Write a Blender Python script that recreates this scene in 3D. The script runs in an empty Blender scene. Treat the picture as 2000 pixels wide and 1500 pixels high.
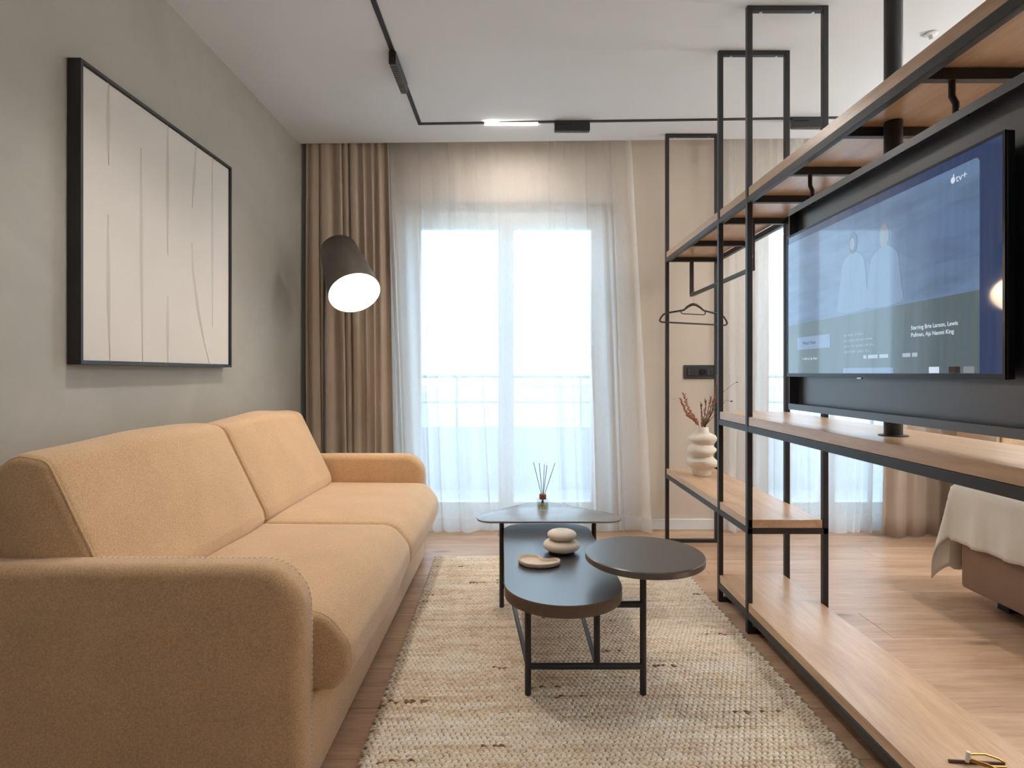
import bpy, bmesh, math, random
import numpy as np
from mathutils import Vector, Matrix, noise as mnoise

S = bpy.context.scene
C = S.collection
PI = math.pi
R = random.Random(7)

# ------------------------------------------------------------------ camera, world, light, exposure
F, CX, CY, CAMH = 1120.0, 1003.0, 728.0, 1.08          # focal length and principal point of the 2000x1500 frame
cam_d = bpy.data.cameras.new('camera'); cam = bpy.data.objects.new('camera', cam_d); C.objects.link(cam)
cam.location = (0, 0, CAMH); cam.rotation_euler = (PI/2, 0, 0)
cam_d.sensor_width = 36; cam_d.lens = 36*F/2000
cam_d.shift_x = -(CX-1000)/2000; cam_d.shift_y = -(750-CY)/2000
cam_d.clip_start = 0.05; cam_d.clip_end = 500
S.camera = cam

vs = S.view_settings
vs.view_transform = 'Standard'; vs.look = 'None'; vs.gamma = 1; vs.use_curve_mapping = False
vs.exposure = 0.40

world = bpy.data.worlds.new('sky'); S.world = world; world.use_nodes = True
wn = world.node_tree.nodes; wl = world.node_tree.links
wbg = wn['Background']; wbg.inputs['Color'].default_value = (0.58, 0.79, 1.0, 1); wbg.inputs['Strength'].default_value = 3.2

def portal(name, x0, x1, z0, z1, y):
    d = bpy.data.lights.new(name, 'AREA'); d.shape = 'RECTANGLE'; d.size = x1-x0; d.size_y = z1-z0
    d.cycles.is_portal = True
    o = bpy.data.objects.new(name, d); C.objects.link(o)
    o.location = ((x0+x1)/2, y, (z0+z1)/2); o.rotation_euler = (-PI/2, 0, 0)   # looks towards -y, into the room
    return o
portal('window_portal', -0.81, 0.70, 0.05, 2.26, 4.21)
portal('window_portal', 1.64, 2.77, 0.05, 2.26, 4.21)

def lamp_light(name, kind, loc, energy, color, size=0.1, rot=None, size_y=None, spot=None, blend=0.5):
    d = bpy.data.lights.new(name, kind); d.energy = energy; d.color = color
    if kind == 'AREA':
        d.size = size
        if size_y: d.shape = 'RECTANGLE'; d.size_y = size_y
    else:
        d.shadow_soft_size = size
    if spot: d.spot_size = spot; d.spot_blend = blend
    o = bpy.data.objects.new(name, d); C.objects.link(o); o.location = loc
    if rot: o.rotation_euler = rot
    return o
WARM = (1.0, 0.80, 0.60); SPOTC = (1.0, 0.94, 0.86); NEUT = (1.0, 0.95, 0.89); COOL = (0.90, 0.96, 1.0)
# added unseen fill lights: one overhead above the bed, three upward lamps on stands
FILL_DOWNLIGHTS = [(2.9, 1.9, 18)]
FILL_UPLIGHTS = [(3.7, 2.9, 55), (3.9, 0.4, 65), (1.75, -0.9, 34)]

# ------------------------------------------------------------------ helpers
def px(pxx, pyy, y):                       # pixel + distance -> point
    return Vector(((pxx-CX)*y/F, y, CAMH-(pyy-CY)*y/F))
def lin(r, g, b):
    f = lambda c: (c/255/12.92) if c/255 <= 0.04045 else ((c/255+0.055)/1.055)**2.4
    return (f(r), f(g), f(b), 1)

def link(o, parent=None):
    C.objects.link(o)
    if parent is not None: o.parent = parent
    return o
def tag(o, label=None, cat=None, group=None, kind=None):
    if label: o['label'] = label
    if cat: o['category'] = cat
    if group: o['group'] = group
    if kind: o['kind'] = kind
    return o
def thing(name, loc, label=None, cat=None, group=None, kind=None):
    o = bpy.data.objects.new(name, None); o.empty_display_size = 0.05; o.location = loc; C.objects.link(o)
    return tag(o, label, cat, group, kind)
def worldloc(o):
    v = Vector(o.location)
    while o.parent: o = o.parent; v += Vector(o.location)
    return v
def mesh_obj(name, verts, faces, mat, parent=None, smooth=None, origin=None):
    """verts in world coordinates; one mesh object, child of parent if given"""
    off = worldloc(parent) if parent is not None else (Vector(origin) if origin is not None else Vector((0, 0, 0)))
    me = bpy.data.meshes.new(name)
    me.from_pydata([(v[0]-off[0], v[1]-off[1], v[2]-off[2]) for v in verts], [], faces)
    bm = bmesh.new(); bm.from_mesh(me); bmesh.ops.recalc_face_normals(bm, faces=bm.faces); bm.to_mesh(me); bm.free()
    if mat: me.materials.append(mat)
    if smooth is not None:
        for p in me.polygons: p.use_smooth = True
        if smooth < 179: me.set_sharp_from_angle(angle=math.radians(smooth))
    o = bpy.data.objects.new(name, me)
    if parent is None and origin is not None: o.location = off
    return link(o, parent)
def box_geo(x0, x1, y0, y1, z0, z1, bev=0.0, seg=2):
    bm = bmesh.new()
    vs_ = [bm.verts.new((x, y, z)) for x in (x0, x1) for y in (y0, y1) for z in (z0, z1)]
    for f in ((0,1,3,2), (4,6,7,5), (0,4,5,1), (2,3,7,6), (0,2,6,4), (1,5,7,3)): bm.faces.new([vs_[i] for i in f])
    if bev > 0:
        bmesh.ops.bevel(bm, geom=list(bm.edges), offset=bev, segments=seg, affect='EDGES', profile=0.5)
    v = [tuple(q.co) for q in bm.verts]; bm.verts.index_update()
    f = [[q.index for q in p.verts] for p in bm.faces]; bm.free()
    return v, f
def box(name, x0, x1, y0, y1, z0, z1, mat, parent=None, bev=0.0, seg=2, origin=None):
    v, f = box_geo(x0, x1, y0, y1, z0, z1, bev, seg)
    return mesh_obj(name, v, f, mat, parent, 40 if bev > 0 else None, origin)
def merge(*geos):
    V, Fc = [], []
    for v, f in geos:
        n = len(V); V += list(v); Fc += [[i+n for i in q] for q in f]
    return V, Fc
def tube_geo(pts, r, n=10, cap=True, closed=False):
    pts = [Vector(p) for p in pts]; V, Fc = [], []; m = len(pts); rs = r if isinstance(r, (list, tuple)) else [r]*m
    t0 = (pts[1]-pts[0]).normalized()
    up = Vector((0, 0, 1)) if abs(t0.z) < 0.9 else Vector((1, 0, 0))
    side = t0.cross(up).normalized()
    for i, p in enumerate(pts):
        a = pts[i-1] if (i > 0 or closed) else p; b = pts[(i+1) % m] if (i < m-1 or closed) else p
        t = (b-a).normalized()
        side = (side-t*side.dot(t)).normalized(); w = t.cross(side)
        for k in range(n):
            q = 2*PI*k/n; V.append(p+(side*math.cos(q)+w*math.sin(q))*rs[i])
    for i in range(m if closed else m-1):
        j = (i+1) % m
        for k in range(n):
            Fc.append([i*n+k, i*n+(k+1) % n, j*n+(k+1) % n, j*n+k])
    if cap and not closed:
        Fc.append(list(range(n))[::-1]); Fc.append([(m-1)*n+k for k in range(n)])
    return V, Fc
def tube(name, pts, r, mat, parent=None, n=10, closed=False, origin=None):
    v, f = tube_geo(pts, r, n, True, closed); return mesh_obj(name, v, f, mat, parent, 50, origin)
def lathe_geo(prof, cx, cy, n=32, warp=None):
    V, Fc = [], []; m = len(prof)
    for i, (r, z) in enumerate(prof):
        for k in range(n):
            a = 2*PI*k/n; rr = r*(warp(a, z) if warp else 1)
            V.append((cx+rr*math.cos(a), cy+rr*math.sin(a), z))
    for i in range(m-1):
        for k in range(n): Fc.append([i*n+k, i*n+(k+1) % n, (i+1)*n+(k+1) % n, (i+1)*n+k])
    Fc.append(list(range(n))[::-1]); Fc.append([(m-1)*n+k for k in range(n)])
    return V, Fc
def lathe(name, prof, cx, cy, mat, parent=None, n=32, warp=None, smooth=50, origin=None):
    v, f = lathe_geo(prof, cx, cy, n, warp); return mesh_obj(name, v, f, mat, parent, smooth, origin)
def round_poly(pts, rad, seg=6):
    """2D polygon with rounded corners"""
    out = []; n = len(pts)
    for i in range(n):
        p = Vector(pts[i]); a = Vector(pts[i-1]); b = Vector(pts[(i+1) % n])
        r = rad[i] if isinstance(rad, (list, tuple)) else rad
        da = (a-p); db = (b-p); la, lb = da.length, db.length; da.normalize(); db.normalize()
        ang = da.angle(db); d = min(r/math.tan(ang/2), la*0.49, lb*0.49); rr = d*math.tan(ang/2)
        if rr < 1e-5: out.append(p); continue
        c = p+(da+db).normalized()*(rr/math.sin(ang/2))
        s = (p+da*d)-c; e = (p+db*d)-c
        tot = s.angle(e); sg = 1 if s.x*e.y-s.y*e.x > 0 else -1
        for k in range(seg+1):
            q = sg*tot*k/seg; out.append(c+Vector((s.x*math.cos(q)-s.y*math.sin(q), s.x*math.sin(q)+s.y*math.cos(q))))
    return out
def prism(name, outline, z0, z1, mat, parent=None, bev=0.0, origin=None):
    """flat outline (x, y) with thickness, edges slightly rounded"""
    n = len(outline); cen = sum((Vector(p) for p in outline), Vector((0, 0)))/n
    rings = [(0.0, z0+bev), (0.0, z1-bev)] if bev > 0 else [(0.0, z0), (0.0, z1)]
    if bev > 0: rings = [(bev, z0), (bev*0.3, z0+bev*0.3)]+rings+[(bev*0.3, z1-bev*0.3), (bev, z1)]
    V, Fc = [], []
    for ins, z in rings:
        for i in range(n):
            p = Vector(outline[i]); t = (Vector(outline[(i+1) % n])-Vector(outline[i-1]))
            nn = Vector((t.y, -t.x)).normalized()
            if nn.dot(p-cen) < 0: nn = -nn
            q = p-nn*ins; V.append((q.x, q.y, z))
    for j in range(len(rings)-1):
        for k in range(n): Fc.append([j*n+k, j*n+(k+1) % n, (j+1)*n+(k+1) % n, (j+1)*n+k])
    Fc.append(list(range(n))[::-1]); Fc.append([(len(rings)-1)*n+k for k in range(n)])
    return mesh_obj(name, V, Fc, mat, parent, 35, origin)
def loft_y_geo(prof, y0, y1, er, puff=0.0, seg=6, ny=14, wob=0.0, seed=0, endbulge=0.0):
    """closed x-z profile extruded along y, ends rounded by er, sides puffed outwards"""
    n = len(prof); c = sum((Vector(p) for p in prof), Vector((0, 0)))/n
    nor = []
    for i in range(n):
        t = Vector(prof[(i+1) % n])-Vector(prof[i-1]); q = Vector((t.y, -t.x)).normalized()
        if q.dot(Vector(prof[i])-c) < 0: q = -q
        nor.append(q)
    st = [(y0+er*(1-math.cos(PI/2*k/seg)), er*(1-math.sin(PI/2*k/seg))) for k in range(seg)]
    st += [(y0+er+(y1-y0-2*er)*k/ny, 0) for k in range(ny+1)]
    st += [(y1-er*(1-math.cos(PI/2*k/seg)), er*(1-math.sin(PI/2*k/seg))) for k in range(seg-1, -1, -1)]
    V, Fc = [], []; m = len(st)
    for (y, ins) in st:
        u = (y-y0)/(y1-y0); b = puff*max(0, math.sin(PI*u))**0.6
        for i in range(n):
            p = Vector(prof[i]); w = 0
            if wob: w = wob*mnoise.noise(Vector((p.x*3+seed, y*3, p.y*3)))*max(0, math.sin(PI*u))**0.3
            q = p+nor[i]*(b-ins+w); V.append((q.x, y, q.y))
    for j in range(m-1):
        for k in range(n): Fc.append([j*n+k, j*n+(k+1) % n, (j+1)*n+(k+1) % n, (j+1)*n+k])
    for j, yy, s in ((0, y0, -1), (m-1, y1, 1)):
        prev = [j*n+k for k in range(n)]
        for fac in (0.7, 0.35):
            base = len(V)
            for k in range(n):
                v = Vector(V[j*n+k]); cc = Vector((c.x, yy, c.y))
                q = cc+(v-cc)*fac; q.y = yy+s*endbulge*(1-fac*fac); V.append(tuple(q))
            for k in range(n): Fc.append([prev[k], prev[(k+1) % n], base+(k+1) % n, base+k])
            prev = list(range(base, base+n))
        V.append((c.x, yy+s*endbulge, c.y)); q = len(V)-1
        for k in range(n): Fc.append([prev[k], prev[(k+1) % n], q])
    return V, Fc

def catmull(P, m=6):
    out = []; n = len(P); P = [Vector(p) for p in P]
    for i in range(n):
        a, b, c, d = P[i-1], P[i], P[(i+1) % n], P[(i+2) % n]
        for k in range(m):
            t = k/m; out.append(0.5*((2*b)+(c-a)*t+(2*a-5*b+4*c-d)*t*t+(3*b-a-3*c+d)*t**3))
    return out

# ------------------------------------------------------------------ materials
def new_mat(name):
    m = bpy.data.materials.new(name); m.use_nodes = True
    return m, m.node_tree.nodes, m.node_tree.links, m.node_tree.nodes['Principled BSDF']
def node(ns, t, **kw):
    n = ns.new(t)
    for k, v in kw.items():
        if k in n.inputs: n.inputs[k].default_value = v
        else: setattr(n, k, v)
    return n
def simple(name, col, rough=0.5, metal=0.0, var=0.06, scale=30, bump=0.0, bscale=200, spec=0.5, sheen=0.0, stretch=None, ior=1.5):
    m, ns, ls, b = new_mat(name); b.inputs['IOR'].default_value = ior
    tc = node(ns, 'ShaderNodeTexCoord'); src = tc.outputs['Object']
    if stretch:
        mp = node(ns, 'ShaderNodeMapping'); mp.inputs['Scale'].default_value = stretch; ls.new(src, mp.inputs['Vector']); src = mp.outputs['Vector']
    nz = node(ns, 'ShaderNodeTexNoise', Scale=scale, Detail=5.0); ls.new(src, nz.inputs['Vector'])
    rp = node(ns, 'ShaderNodeValToRGB')
    rp.color_ramp.elements[0].position = 0.3; rp.color_ramp.elements[1].position = 0.7
    rp.color_ramp.elements[0].color = tuple(c*(1-var) for c in col[:3])+(1,); rp.color_ramp.elements[1].color = tuple(min(1, c*(1+var)) for c in col[:3])+(1,)
    ls.new(nz.outputs['Fac'], rp.inputs['Fac']); ls.new(rp.outputs['Color'], b.inputs['Base Color'])
    b.inputs['Roughness'].default_value = rough; b.inputs['Metallic'].default_value = metal; b.inputs['Specular IOR Level'].default_value = spec
    if sheen: b.inputs['Sheen Weight'].default_value = sheen; b.inputs['Sheen Roughness'].default_value = 0.5
    if bump:
        n2 = node(ns, 'ShaderNodeTexNoise', Scale=bscale, Detail=4.0); ls.new(src, n2.inputs['Vector'])
        bp = node(ns, 'ShaderNodeBump', Strength=bump, Distance=0.002); ls.new(n2.outputs['Fac'], bp.inputs['Height']); ls.new(bp.outputs['Normal'], b.inputs['Normal'])
    return m
def wood(name, dark, light, axis, rough=0.4, rnd=True, knots=True, gscale=1.0, tint=0.10, spec=0.5, ior=1.5):
    """oak: long soft grain along one axis, a few knots; each board shifted by its own random value"""
    m, ns, ls, b = new_mat(name)
    tc = node(ns, 'ShaderNodeTexCoord'); oi = node(ns, 'ShaderNodeObjectInfo')
    mul = node(ns, 'ShaderNodeMath', operation='MULTIPLY'); mul.inputs[1].default_value = 37.0 if rnd else 0; ls.new(oi.outputs['Random'], mul.inputs[0])
    add = node(ns, 'ShaderNodeVectorMath', operation='ADD'); ls.new(tc.outputs['Object'], add.inputs[0])
    cb = node(ns, 'ShaderNodeCombineXYZ')
    for k in range(3): ls.new(mul.outputs[0], cb.inputs[k])
    ls.new(cb.outputs[0], add.inputs[1])
    st = {'x': (0.9, 9, 9), 'y': (9, 0.9, 9)}[axis]
    mp = node(ns, 'ShaderNodeMapping'); mp.inputs['Scale'].default_value = tuple(s*gscale for s in st); ls.new(add.outputs[0], mp.inputs['Vector'])
    n1 = node(ns, 'ShaderNodeTexNoise', Scale=1.3, Detail=4.0, Distortion=0.8); ls.new(mp.outputs[0], n1.inputs['Vector'])
    wv = node(ns, 'ShaderNodeTexNoise', Scale=9.0, Detail=6.0, Roughness=0.65); ls.new(mp.outputs[0], wv.inputs['Vector'])
    mx = node(ns, 'ShaderNodeMath', operation='MULTIPLY_ADD'); mx.inputs[1].default_value = 0.45; ls.new(wv.outputs['Fac'], mx.inputs[0])
    m2 = node(ns, 'ShaderNodeMath', operation='MULTIPLY'); m2.inputs[1].default_value = 0.55; ls.new(n1.outputs['Fac'], m2.inputs[0]); ls.new(m2.outputs[0], mx.inputs[2])
    rp = node(ns, 'ShaderNodeValToRGB'); e = rp.color_ramp.elements
    e[0].position = 0.34; e[0].color = dark; e[1].position = 0.62; e[1].color = light
    ls.new(mx.outputs[0], rp.inputs['Fac']); col = rp.outputs['Color']
    if knots:
        vo = node(ns, 'ShaderNodeTexVoronoi', Scale=1.1); mp2 = node(ns, 'ShaderNodeMapping')
        mp2.inputs['Scale'].default_value = {'x': (1.0, 3.2, 3), 'y': (3.2, 1.0, 3)}[axis]; ls.new(add.outputs[0], mp2.inputs['Vector']); ls.new(mp2.outputs[0], vo.inputs['Vector'])
        r2 = node(ns, 'ShaderNodeValToRGB'); r2.color_ramp.elements[0].position = 0.02; r2.color_ramp.elements[1].position = 0.10
        r2.color_ramp.elements[0].color = (0.35, 0.28, 0.24, 1); r2.color_ramp.elements[1].color = (1, 1, 1, 1)
        ls.new(vo.outputs['Distance'], r2.inputs['Fac'])
        mm = node(ns, 'ShaderNodeMix', data_type='RGBA', blend_type='MULTIPLY'); mm.inputs[0].default_value = 0.8
        ls.new(col, mm.inputs[6]); ls.new(r2.outputs['Color'], mm.inputs[7]); col = mm.outputs[2]
    hs = node(ns, 'ShaderNodeHueSaturation'); mr = node(ns, 'ShaderNodeMapRange'); mr.inputs[3].default_value = 1-tint; mr.inputs[4].default_value = 1+tint
    ls.new(oi.outputs['Random'], mr.inputs[0]); ls.new(mr.outputs[0], hs.inputs['Value']); ls.new(col, hs.inputs['Color'])
    ls.new(hs.outputs['Color'], b.inputs['Base Color'])
    b.inputs['Roughness'].default_value = rough; b.inputs['Specular IOR Level'].default_value = spec; b.inputs['IOR'].default_value = ior
    bp = node(ns, 'ShaderNodeBump', Strength=0.08, Distance=0.001); ls.new(wv.outputs['Fac'], bp.inputs['Height']); ls.new(bp.outputs['Normal'], b.inputs['Normal'])
    return m
def fabric(name, col, scale=260, var=0.24, rough=0.9, bump=0.35, sheen=0.25):
    """woven cloth: mottled threads and a fine crossed relief"""
    m, ns, ls, b = new_mat(name)
    tc = node(ns, 'ShaderNodeTexCoord')
    nz = node(ns, 'ShaderNodeTexNoise', Scale=scale, Detail=3.0); ls.new(tc.outputs['Object'], nz.inputs['Vector'])
    big = node(ns, 'ShaderNodeTexNoise', Scale=7.0, Detail=3.0); ls.new(tc.outputs['Object'], big.inputs['Vector'])
    ad = node(ns, 'ShaderNodeMath', operation='MULTIPLY_ADD'); ad.inputs[1].default_value = 0.2; ls.new(big.outputs['Fac'], ad.inputs[0])
    m8 = node(ns, 'ShaderNodeMath', operation='MULTIPLY'); m8.inputs[1].default_value = 0.8; ls.new(nz.outputs['Fac'], m8.inputs[0]); ls.new(m8.outputs[0], ad.inputs[2])
    rp = node(ns, 'ShaderNodeValToRGB'); e = rp.color_ramp.elements; e[0].position = 0.3; e[1].position = 0.7
    e[0].color = tuple(c*(1-var) for c in col[:3])+(1,); e[1].color = tuple(min(1, c*(1+var)) for c in col[:3])+(1,)
    ls.new(ad.outputs[0], rp.inputs['Fac']); ls.new(rp.outputs['Color'], b.inputs['Base Color'])
    b.inputs['Roughness'].default_value = rough; b.inputs['Sheen Weight'].default_value = sheen; b.inputs['Specular IOR Level'].default_value = 0.2
    bp = node(ns, 'ShaderNodeBump', Strength=bump, Distance=0.0012); ls.new(nz.outputs['Fac'], bp.inputs['Height']); ls.new(bp.outputs['Normal'], b.inputs['Normal'])
    return m
def sheer(name, opacity, col=(0.93, 0.93, 0.93, 1)):
    m, ns, ls, b = new_mat(name); ns.remove(b); out = ns['Material Output']
    tr = node(ns, 'ShaderNodeBsdfTransparent'); tl = node(ns, 'ShaderNodeBsdfTranslucent', Color=col); df = node(ns, 'ShaderNodeBsdfDiffuse', Color=col)
    tc = node(ns, 'ShaderNodeTexCoord'); mp = node(ns, 'ShaderNodeMapping'); mp.inputs['Scale'].default_value = (260, 260, 30); ls.new(tc.outputs['Object'], mp.inputs[0])
    nz = node(ns, 'ShaderNodeTexNoise', Scale=1.0, Detail=2.0); ls.new(mp.outputs[0], nz.inputs['Vector'])
    mr = node(ns, 'ShaderNodeMapRange'); mr.inputs[3].default_value = opacity-0.06; mr.inputs[4].default_value = opacity+0.06; ls.new(nz.outputs['Fac'], mr.inputs[0])
    m1 = node(ns, 'ShaderNodeMixShader'); m1.inputs[0].default_value = 0.25; ls.new(tl.outputs[0], m1.inputs[1]); ls.new(df.outputs[0], m1.inputs[2])
    m2 = node(ns, 'ShaderNodeMixShader'); ls.new(mr.outputs[0], m2.inputs[0]); ls.new(tr.outputs[0], m2.inputs[1]); ls.new(m1.outputs[0], m2.inputs[2])
    ls.new(m2.outputs[0], out.inputs['Surface']); return m
def clear_glass(name, tint=(0.97, 0.99, 0.99, 1), gloss=0.06, rough=0.0):
    m, ns, ls, b = new_mat(name); ns.remove(b); out = ns['Material Output']
    tr = node(ns, 'ShaderNodeBsdfTransparent', Color=tint); gl = node(ns, 'ShaderNodeBsdfGlossy', Roughness=rough)
    mx = node(ns, 'ShaderNodeMixShader'); mx.inputs[0].default_value = gloss
    ls.new(tr.outputs[0], mx.inputs[1]); ls.new(gl.outputs[0], mx.inputs[2]); ls.new(mx.outputs[0], out.inputs['Surface']); return m
def emit(name, col, strength, noise=0.0, rough=None):
    m, ns, ls, b = new_mat(name)
    b.inputs['Base Color'].default_value = (0.02, 0.02, 0.02, 1) if rough is not None else col
    b.inputs['Roughness'].default_value = 0.5 if rough is None else rough
    b.inputs['Emission Color'].default_value = col; b.inputs['Emission Strength'].default_value = strength
    if noise:
        tc = node(ns, 'ShaderNodeTexCoord'); mp = node(ns, 'ShaderNodeMapping'); mp.inputs['Rotation'].default_value = (0.25, 0, 0); mp.inputs['Scale'].default_value = (1, 3, 16)
        nz = node(ns, 'ShaderNodeTexNoise', Scale=1.6, Detail=4.0); ls.new(tc.outputs['Object'], mp.inputs[0]); ls.new(mp.outputs[0], nz.inputs['Vector'])
        rp = node(ns, 'ShaderNodeValToRGB'); e = rp.color_ramp.elements; e[0].position = 0.35; e[1].position = 0.6
        e[0].color = tuple(c*(1-noise) for c in col[:3])+(1,); e[1].color = col
        ls.new(nz.outputs['Fac'], rp.inputs['Fac']); ls.new(rp.outputs['Color'], b.inputs['Emission Color'])
    return m

M = {}
def plaster(name, a, b_, rough=0.75):
    m, ns, ls, b = new_mat(name); tc = node(ns, 'ShaderNodeTexCoord')
    n1 = node(ns, 'ShaderNodeTexNoise', Scale=1.6, Detail=6.0, Roughness=0.6, Distortion=0.6); ls.new(tc.outputs['Object'], n1.inputs['Vector'])
    rp = node(ns, 'ShaderNodeValToRGB'); e = rp.color_ramp.elements; e[0].position = 0.32; e[1].position = 0.7; e[0].color = a; e[1].color = b_
    ls.new(n1.outputs['Fac'], rp.inputs['Fac']); ls.new(rp.outputs['Color'], b.inputs['Base Color']); b.inputs['Roughness'].default_value = rough
    n2 = node(ns, 'ShaderNodeTexNoise', Scale=14.0, Detail=8.0); ls.new(tc.outputs['Object'], n2.inputs['Vector'])
    bp = node(ns, 'ShaderNodeBump', Strength=0.12, Distance=0.004); ls.new(n2.outputs['Fac'], bp.inputs['Height']); ls.new(bp.outputs['Normal'], b.inputs['Normal'])
    return m
M['plaster'] = plaster('grey_plaster', lin(164, 160, 149), lin(180, 176, 166), 0.6)
M['wall'] = simple('beige_paint', lin(214, 200, 184), 0.8, var=0.02, scale=4, bump=0.05)
M['bouncedark'] = simple('dark_bounce_damper', lin(78, 70, 64), 0.7, var=0.03, scale=4)  # dark tone given to the unseen rear wall to cut bounce light
M['ceil'] = simple('white_ceiling_paint', lin(228, 231, 234), 0.85, var=0.01, scale=3)
M['white'] = simple('white_lacquer', lin(232, 232, 230), 0.4, var=0.01)
M['floor'] = wood('oak_floor', lin(160, 122, 94), lin(200, 165, 134), 'x', 0.33, tint=0.07, ior=1.6)
M['board'] = wood('oak_board', lin(172, 132, 98), lin(204, 168, 132), 'y', 0.30, knots=False, gscale=1.6, tint=0.03, ior=1.9)
M['black'] = simple('black_powder_coat', lin(40, 38, 40), 0.42, var=0.08, scale=300, bump=0.08, bscale=900)
M['panel'] = simple('black_sheet_metal', lin(58, 58, 64), 0.34, var=0.05, scale=60, ior=2.0)
M['tvblack'] = simple('black_television_plastic', lin(24, 24, 28), 0.3, var=0.05)
M['sofa'] = fabric('camel_woven_fabric', lin(206, 168, 127), sheen=0.35)
M['thread'] = simple('pale_thread', lin(214, 190, 160), 0.8)
M['taupe'] = fabric('taupe_curtain_cloth', lin(184, 166, 148), 500, 0.1, bump=0.2)
M['sheer'] = sheer('white_sheer_cloth', 0.62)
M['hem'] = sheer('white_sheer_hem', 0.55)
M['glass'] = clear_glass('window_glass')
M['bglass'] = clear_glass('bottle_glass', (0.90, 0.94, 0.95, 1), 0.15)
M['oil'] = clear_glass('amber_oil', (0.85, 0.70, 0.45, 1), 0.08)
M['tabledark'] = simple('dark_grey_tabletop', lin(60, 57, 59), 0.32, var=0.05, scale=20, ior=2.3)
M['tableedge'] = simple('brown_lacquer_edge', lin(104, 84, 70), 0.4, var=0.04)
M['stonetop'] = simple('grey_stone_sheet', lin(128, 126, 124), 0.25, var=0.14, scale=8, ior=2.0)
M['ceramic'] = simple('matt_cream_ceramic', lin(222, 208, 190), 0.6, var=0.03, bump=0.05, bscale=300)
M['sand'] = simple('sand_ceramic', lin(222, 202, 178), 0.6, var=0.03, bump=0.05, bscale=300)
M['dark'] = simple('dark_gap', lin(30, 28, 28), 0.9)
M['rugback'] = simple('grey_rug_backing', lin(140, 130, 118), 0.95, var=0.15, scale=200)
M['canvas'] = simple('off_white_canvas', lin(214, 208, 200), 0.85, var=0.025, scale=3, bump=0.1, bscale=500)
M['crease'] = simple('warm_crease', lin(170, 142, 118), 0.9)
M['shade'] = simple('bronze_lamp_metal', lin(104, 94, 86), 0.36, metal=0.7, var=0.05)
M['shadein'] = simple('white_lamp_enamel', lin(245, 240, 230), 0.5, var=0.01)
M['bulb'] = emit('glowing_bulb', (1, 0.85, 0.62, 1), 12)
M['led'] = emit('glowing_led_strip', (1, 0.90, 0.76, 1), 14)
M['fill_downlight'] = emit('glowing_fill_disc', (1, 0.88, 0.70, 1), 6)
M['louvre'] = simple('dark_louvre', lin(92, 82, 76), 0.5)
M['gold'] = simple('polished_brass', lin(196, 150, 82), 0.22, metal=1.0, var=0.05)
M['copper'] = simple('copper_cap', lin(160, 96, 62), 0.35, metal=0.5, var=0.1)
M['darkwood'] = simple('dark_brown_wood', lin(84, 46, 34), 0.5, var=0.15, scale=60)
M['reed'] = simple('dark_reed', lin(84, 72, 66), 0.8)
M['linen'] = fabric('cream_muslin', lin(240, 233, 220), 240, 0.05, bump=0.3, sheen=0.1)
M['bedcloth'] = fabric('taupe_bed_fabric', lin(156, 126, 106), 500, 0.08, bump=0.15)
M['sheet'] = fabric('white_bed_sheet', lin(235, 232, 226), 300, 0.03, bump=0.1, sheen=0)
M['pink'] = simple('dusty_pink_dried_flower', lin(186, 130, 104), 0.9, var=0.2, scale=200)
M['brownstem'] = simple('brown_dried_stem', lin(136, 94, 72), 0.9, var=0.2, scale=200)
M['pale'] = simple('pale_dried_grass', lin(222, 200, 160), 0.9, var=0.1, scale=200)
M['bud'] = simple('dark_dried_bud', lin(92, 64, 54), 0.9, var=0.2, scale=200)
M['concrete'] = simple('pale_render', lin(206, 208, 212), 0.9, var=0.04, scale=5)
M['paleground'] = simple('hazy_ground', lin(196, 200, 190), 1.0, var=0.06, scale=0.05)
M['roof'] = simple('pale_roof_tiles', lin(200, 180, 168), 1.0, var=0.05, scale=2)
M['socket'] = simple('anthracite_plastic', lin(58, 54, 54), 0.45, var=0.04)
M['steel'] = simple('brushed_steel', lin(190, 190, 192), 0.3, metal=1.0)

# ------------------------------------------------------------------ the room
XL, XR, YB, YF, ZC = -1.42, 4.30, 3.95, -1.60, 2.60
def struct(o): o['kind'] = 'structure'; return o
floor = struct(mesh_obj('floor', *box_geo(XL-0.02, XR, YF, YB+0.26, -0.06, -0.016), M['rugback']))
# oak planks, 0.243 m wide, running along x; each a piece of the floor
pw = 0.243; plank_me = {}
row = 0; y = 2.089-14*pw-5*pw
while y < YB+0.02:
    x = XL+0.004-R.uniform(0, 1.5)
    if abs(y-2.332) < 0.01: x = 1.548-1.9*2
    while x < XR:
        L = R.choice((1.9, 1.9, 1.6))
        if abs(y-2.332) < 0.01: L = 1.9
        a, b2 = max(x, XL), min(x+L, XR)
        yy1 = min(y+pw, YB+0.02)
        if b2-a > 0.03 and y > -0.6:
            key = (round(b2-a, 4), round(yy1-y, 4))
            if key not in plank_me:
                v, f = box_geo(0.0006, key[0]-0.0006, 0.0006, key[1]-0.0006, -0.015, 0.0, 0.0012, 1)
                me = bpy.data.meshes.new('plank'); me.from_pydata(v, [], f); me.materials.append(M['floor']); plank_me[key] = me
            o = bpy.data.objects.new('plank', plank_me[key]); o.location = (a, y, 0); link(o, floor)
        x += L
    y += pw; row += 1
mesh_obj('subfloor', *box_geo(XL, XR, YF, 2.089-19*pw+0.8, -0.0155, -0.001), M['floor'], floor)

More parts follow.
